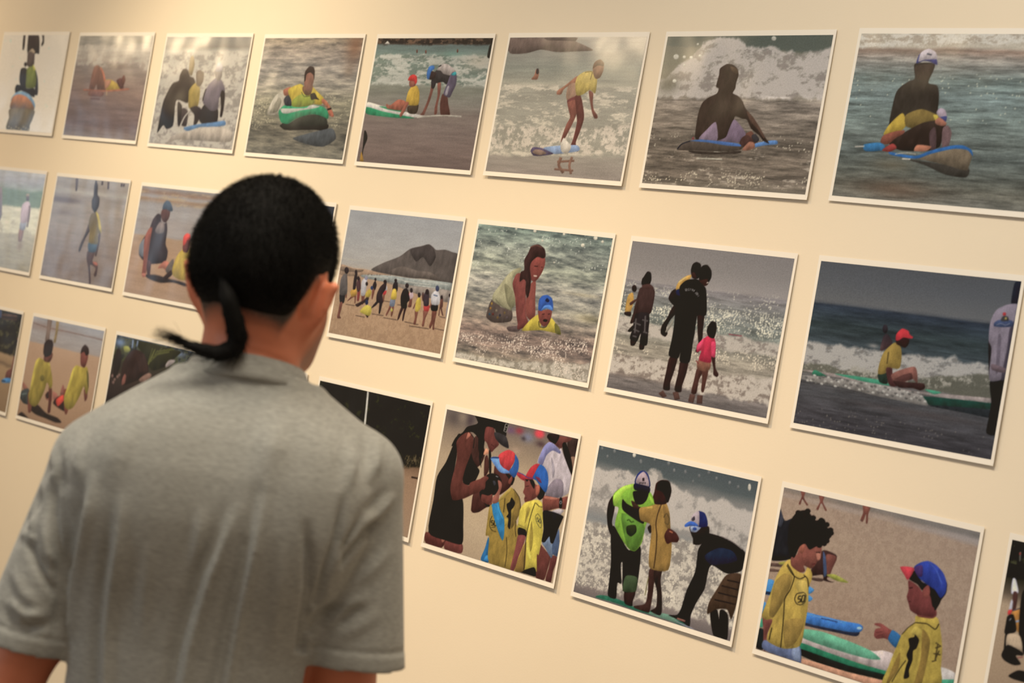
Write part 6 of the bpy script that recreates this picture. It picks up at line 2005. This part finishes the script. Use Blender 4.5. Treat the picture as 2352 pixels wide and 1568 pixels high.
def build_shirt():
    fld = Field((-0.30, -0.155, 0.895), (0.30, 0.165, 1.56), 0.0027)
    fn, lo, hi = f_loft(TORSO); fld.add(fn, lo, hi, 0.02)
    for s in (-1, 1):
        fn, lo, hi = f_ell((s * 0.075 - 0.008, -0.070, 1.355), (0.075, 0.045, 0.085)); fld.add(fn, lo, hi, 0.045, 0.10)   # shoulder blades
        fn, lo, hi = f_cone((s * 0.055, 0.004, 1.460 if s < 0 else 1.468), SH[s], 0.034, 0.052); fld.add(fn, lo, hi, 0.03, 0.08)
        e = HEM_C[s][0] + HEM_C[s][1] * 0.02
        fn, lo, hi = f_cone(SH[s], e, 0.056, 0.054 if s < 0 else 0.060); fld.add(fn, lo, hi, 0.009, 0.06)
    V0 = None
    for s in (-1, 1):
        c, d = HEM_C[s]; d = d / np.linalg.norm(d)

        def sleeve_end(X, Y, Z, c=c, d=d, s=s):
            f = (X - c[0]) * d[0] + (Y - c[1]) * d[1] + (Z - c[2]) * d[2]
            lim = (0.1445 if s < 0 else 0.120)
            return np.minimum(np.minimum(f, 0.085 - f), s * X - lim)     # trims only the sleeve, not the trunk
        fld.cut(sleeve_end)
    fld.cut(lambda X, Y, Z: Z - (NECK_Z - NECK_K * Y) + 0.0 * X)
    V, Q = fld.mesh()
    V = laplace(V, Q, 3, 0.5)
    # open the neck, sleeve ends and hem
    cen = V[Q].mean(1); n = np.cross(V[Q[:, 2]] - V[Q[:, 0]], V[Q[:, 3]] - V[Q[:, 1]]); n /= np.linalg.norm(n, axis=1)[:, None] + 1e-12
    drop = (np.abs(cen[:, 2] - (NECK_Z - NECK_K * cen[:, 1])) < 0.004) & (n[:, 2] > 0.75) & (np.hypot(cen[:, 0], cen[:, 1] - 0.012) < 0.085)
    drop |= (cen[:, 2] < 0.905)
    for s in (-1, 1):
        c, d = HEM_C[s]; d = d / np.linalg.norm(d)
        drop |= (np.abs((cen - c) @ d) < 0.004) & (n @ d > 0.75) & (s * cen[:, 0] > 0.11)
    Q = Q[~drop]
    used = np.unique(Q); rm = np.full(len(V), -1); rm[used] = np.arange(len(used)); V = V[used]; Q = rm[Q]
    # folds on the back and sleeves
    nr = normals(V, Q)
    back = np.clip((-nr[:, 1] - 0.02) / 0.25, 0, 1)
    px = to_px(V)
    disp = np.zeros(len(V))

    def fold(line, amp, w, asym=0.0, ends=(0.15, 0.1)):
        d, sd, t = seg_dist(px, line)
        env = np.clip(t / max(ends[0], 1e-3), 0, 1) * np.clip((1 - t) / max(ends[1], 1e-3), 0, 1) if ends else 1.0
        env = np.maximum(env, 0)
        prof = np.exp(-(d / w) ** 2)
        if asym:
            prof = prof - asym * np.exp(-((d - 1.5 * w) / (1.15 * w)) ** 2) * (sd > 0)
        return amp * prof * env
    R_ = [  # raised folds: soft ridges with a hollow on their left
        ([(280, 1130), (268, 1270), (255, 1363), (246, 1451), (240, 1620), (238, 1820)], 0.0065, 15, 0.9, (0.2, 0.2)),
        ([(214, 1080), (200, 1180), (181, 1290), (169, 1363), (160, 1470)], 0.0070, 17, 1.2, (0.25, 0.1)),
        ([(552, 1150), (509, 1255), (480, 1329), (450, 1427), (431, 1500), (412, 1620), (398, 1820)], 0.0066, 15, 0.7, (0.25, 0.2)),
        ([(618, 1100), (590, 1231), (578, 1290), (563, 1353), (544, 1437), (510, 1620), (490, 1820)], 0.0062, 14, 0.7, (0.25, 0.2)),
        ([(465, 1160), (455, 1240), (445, 1320)], 0.0030, 14, 0.4, (0.4, 0.4)),
        ([(340, 1240), (330, 1360), (325, 1500)], 0.0022, 16, 0.4, (0.4, 0.4)),
        ([(650, 1240), (640, 1360), (615, 1520)], 0.0024, 16, 0.4, (0.4, 0.3)),
        ([(640, 925), (624, 1030), (598, 1135)], 0.0058, 34, 0.0, (0.5, 0.5)),
        ([(310, 930), (270, 1030), (235, 1120)], 0.0045, 34, 0.0, (0.4, 0.4)),
        ([(805, 1000), (808, 1070), (800, 1130)], 0.0045, 15, 0.5, (0.4, 0.4)),
        ([(866, 985), (862, 1060), (845, 1115)], 0.0050, 15, 0.5, (0.4, 0.4)),
        ([(905, 1130), (868, 1175), (815, 1220)], 0.0045, 12, 0.6, (0.3, 0.4)),
        ([(905, 1250), (850, 1310), (790, 1360)], 0.0030, 16, 0.4, (0.4, 0.4)),
        ([(120, 1020), (130, 1080), (108, 1135)], 0.0042, 12, 0.4, (0.4, 0.4)),
        ([(160, 1010), (150, 1060), (152, 1110)], 0.0036, 12, 0.4, (0.4, 0.4)),
        ([(190, 985), (178, 1060), (182, 1130)], 0.0036, 14, 0.4, (0.4, 0.4)),
        ([(70, 1180), (62, 1225), (72, 1252)], 0.0045, 13, 0.4, (0.3, 0.3)),
        ([(100, 1180), (106, 1260), (125, 1300)], 0.0035, 14, 0.4, (0.3, 0.3)),
        ([(20, 1370), (50, 1415), (110, 1415)], 0.0050, 15, 0.5, (0.3, 0.3)),
        ([(30, 1300), (50, 1360), (90, 1395)], 0.0030, 14, 0.4, (0.3, 0.3)),
        ([(740, 1440), (800, 1400), (850, 1360)], 0.0045, 17, 0.4, (0.3, 0.4)),
        ([(760, 1470), (820, 1440), (880, 1400)], 0.0026, 17, 0.3, (0.3, 0.4)),
    ]
    for a in R_:
        disp += fold(*a)
    VL = [  # creases
        ([(703, 1190), (710, 1290), (710, 1363), (700, 1437), (694, 1500)], -0.0130, 11, 0, (0.3, 0.01)),
        ([(792, 1130), (775, 1240), (750, 1310), (735, 1370), (726, 1405)], -0.0100, 9, 0, (0.25, 0.15)),
        ([(868, 1185), (835, 1235), (800, 1280), (780, 1310)], -0.0065, 8, 0, (0.2, 0.3)),
        ([(838, 1180), (812, 1225), (780, 1285)], -0.0060, 9, 0, (0.3, 0.3)),
        ([(792, 1385), (740, 1415), (705, 1460)], -0.0095, 13, 0, (0.3, 0.1)),
        ([(832, 1385), (800, 1410), (770, 1440)], -0.0060, 11, 0, (0.3, 0.3)),
        ([(122, 1090), (124, 1190), (132, 1290), (147, 1370)], -0.0055, 9, 0, (0.2, 0.3)),
        ([(60, 1225), (80, 1290), (118, 1350), (140, 1375)], -0.0060, 9, 0, (0.15, 0.3)),
        ([(92, 1278), (125, 1315), (138, 1350)], -0.0040, 8, 0, (0.2, 0.3)),
        ([(86, 1110), (84, 1150), (70, 1195)], -0.0050, 10, 0, (0.4, 0.4)),
        ([(55, 1140), (60, 1200), (66, 1240)], -0.0050, 9, 0, (0.4, 0.3)),
        ([(148, 1030), (140, 1090), (138, 1140)], -0.0045, 10, 0, (0.4, 0.4)),
        ([(20, 1400), (70, 1440), (130, 1430)], -0.0045, 12, 0, (0.3, 0.3)),
        ([(450, 840), (530, 848), (600, 853)], -0.0012, 8, 0, (0.4, 0.4)),
        ([(430, 866), (500, 872), (590, 868)], -0.0012, 8, 0, (0.4, 0.4)),
    ]
    for a in VL:
        disp += fold(*a)
    # stitched hems of the sleeves
    for s in (-1, 1):
        c, d = HEM_C[s]; d = d / np.linalg.norm(d)
        h = -((V - c) @ d)
        m = (s * V[:, 0] > (0.148 if s < 0 else 0.122))
        disp += np.where(m, 0.0013 * np.clip((0.021 - h) / 0.003, 0, 1) - 0.0012 * np.exp(-((h - 0.0235) / 0.0022) ** 2), 0)
    side = np.clip((np.abs(V[:, 0]) - 0.10) / 0.02, 0, 1)
    disp = np.maximum(1.25 * disp, np.where(np.abs(V[:, 0]) > 0.09, -0.0085, -0.011)) * np.maximum(back, 0.0)
    rng = np.random.default_rng(3)
    V = V + nr * disp[:, None]
    V = laplace(V, Q, 1, 0.35)
    return V, Q


def mat_jersey():
    m, nt, b = new_mat('grey_heather_jersey')
    tc = N(nt, 'ShaderNodeTexCoord')
    mp = N(nt, 'ShaderNodeMapping'); mp.inputs['Scale'].default_value = (120, 120, 520)
    nz = N(nt, 'ShaderNodeTexNoise'); nz.inputs['Scale'].default_value = 1.0; nz.inputs['Detail'].default_value = 4
    n2 = N(nt, 'ShaderNodeTexNoise'); n2.inputs['Scale'].default_value = 1600; n2.inputs['Detail'].default_value = 2
    cr = N(nt, 'ShaderNodeValToRGB')
    cr.color_ramp.elements[0].position = 0.28; cr.color_ramp.elements[0].color = (0.235, 0.232, 0.215, 1)
    cr.color_ramp.elements[1].position = 0.72; cr.color_ramp.elements[1].color = (0.345, 0.34, 0.315, 1)
    nt.links.new(tc.outputs['Object'], mp.inputs['Vector'])
    nt.links.new(mp.outputs['Vector'], nz.inputs['Vector'])
    nt.links.new(tc.outputs['Object'], n2.inputs['Vector'])
    nt.links.new(nz.outputs['Fac'], cr.inputs['Fac'])
    nt.links.new(cr.outputs['Color'], b.inputs['Base Color'])
    bp = N(nt, 'ShaderNodeBump'); bp.inputs['Strength'].default_value = 0.35; bp.inputs['Distance'].default_value = 0.0006
    nt.links.new(n2.outputs['Fac'], bp.inputs['Height'])
    nt.links.new(bp.outputs['Normal'], b.inputs['Normal'])
    b.inputs['Roughness'].default_value = 0.9
    b.inputs['Specular IOR Level'].default_value = 0.15
    b.inputs['Sheen Weight'].default_value = 0.25
    b.inputs['Sheen Roughness'].default_value = 0.5
    return m


MAT_JERSEY = mat_jersey()
SV, SQ = build_shirt()
shirt = link('t_shirt', quads_mesh(SV, SQ, 't_shirt'), MAT_JERSEY, man)
_mod = shirt.modifiers.new('cloth_thickness', 'SOLIDIFY'); _mod.thickness = 0.0018; _mod.offset = -1


def collar_mesh():
    V, Q = [], []
    n = 56
    prof = [(0.0060, -0.016), (0.0098, -0.0125), (0.0072, -0.006), (0.0040, 0.003), (0.0016, 0.0125), (-0.0012, 0.0125), (-0.0018, 0.004), (-0.001, -0.010)]
    m = len(prof)
    for i in range(n):
        a = 2 * math.pi * i / n
        r = 0.0665
        cx, cy = 0.001 + r * math.sin(a) * 1.04, 0.012 - r * math.cos(a)
        z = NECK_Z - NECK_K * cy
        for dr, dz in prof:
            f = 1 + (dr - 0.0012 - 0.30 * max(dz, 0)) / r
            V.append((0.001 + (cx - 0.001) * f, 0.012 + (cy - 0.012) * f, z + dz))
    for i in range(n):
        for k in range(m):
            Q.append((i * m + k, ((i + 1) % n) * m + k, ((i + 1) % n) * m + (k + 1) % m, i * m + (k + 1) % m))
    return mesh_from(V, Q, smooth=True)


link('collar', collar_mesh(), MAT_JERSEY, shirt)


# ---- trousers and shoes (below the frame)
def build_trousers():
    fld = Field((-0.25, -0.16, 0.06), (0.25, 0.22, 1.0), 0.008)
    fn, lo, hi = f_loft([(0.80, -0.01, 0.02, 0.165, 0.115), (0.90, -0.01, 0.02, 0.166, 0.116), (0.97, -0.01, 0.022, 0.150, 0.108)]); fld.add(fn, lo, hi, 0.03)
    for s in (-1, 1):
        fn, lo, hi = f_cone((s * 0.085 - 0.01, 0.02, 0.85), (s * 0.10 - 0.01, 0.03, 0.50), 0.096, 0.074); fld.add(fn, lo, hi, 0.02)
        fn, lo, hi = f_cone((s * 0.10 - 0.01, 0.03, 0.50), (s * 0.11 - 0.01, 0.0, 0.09), 0.072, 0.062); fld.add(fn, lo, hi, 0.02)
    V, Q = fld.mesh()
    return quads_mesh(laplace(V, Q, 2), Q, 'trousers')


link('trousers', build_trousers(), mat_plain('dark_denim', (0.03, 0.037, 0.055), 0.85, 0.2, (400, 0.4, 0.001)), man)


def build_shoe():
    fld = Field((-0.09, -0.14, -0.002), (0.09, 0.28, 0.16), 0.005)
    fn, lo, hi = f_cone((0, -0.02, 0.052), (0.0, 0.175, 0.040), 0.050, 0.042); fld.add(fn, lo, hi, 0.03)
    fn, lo, hi = f_cone((0, -0.01, 0.06), (0, 0.0, 0.105), 0.050, 0.046); fld.add(fn, lo, hi, 0.03)
    fld.cut(lambda X, Y, Z: 0.003 - Z + 0.0 * X + 0.0 * Y)
    V, Q = fld.mesh()
    return quads_mesh(laplace(V, Q, 1), Q, 'shoe')


_shoe = build_shoe(); _sm = mat_plain('shoe_leather', (0.05, 0.045, 0.04), 0.6, 0.4, (200, 0.3, 0.001))
for _s in (-1, 1):
    so = link('shoe', _shoe.copy(), _sm, man)
    so.location = (_s * 0.115 - 0.01, 0.0, -0.003)
    so.rotation_euler = (0, 0, -_s * 0.1)
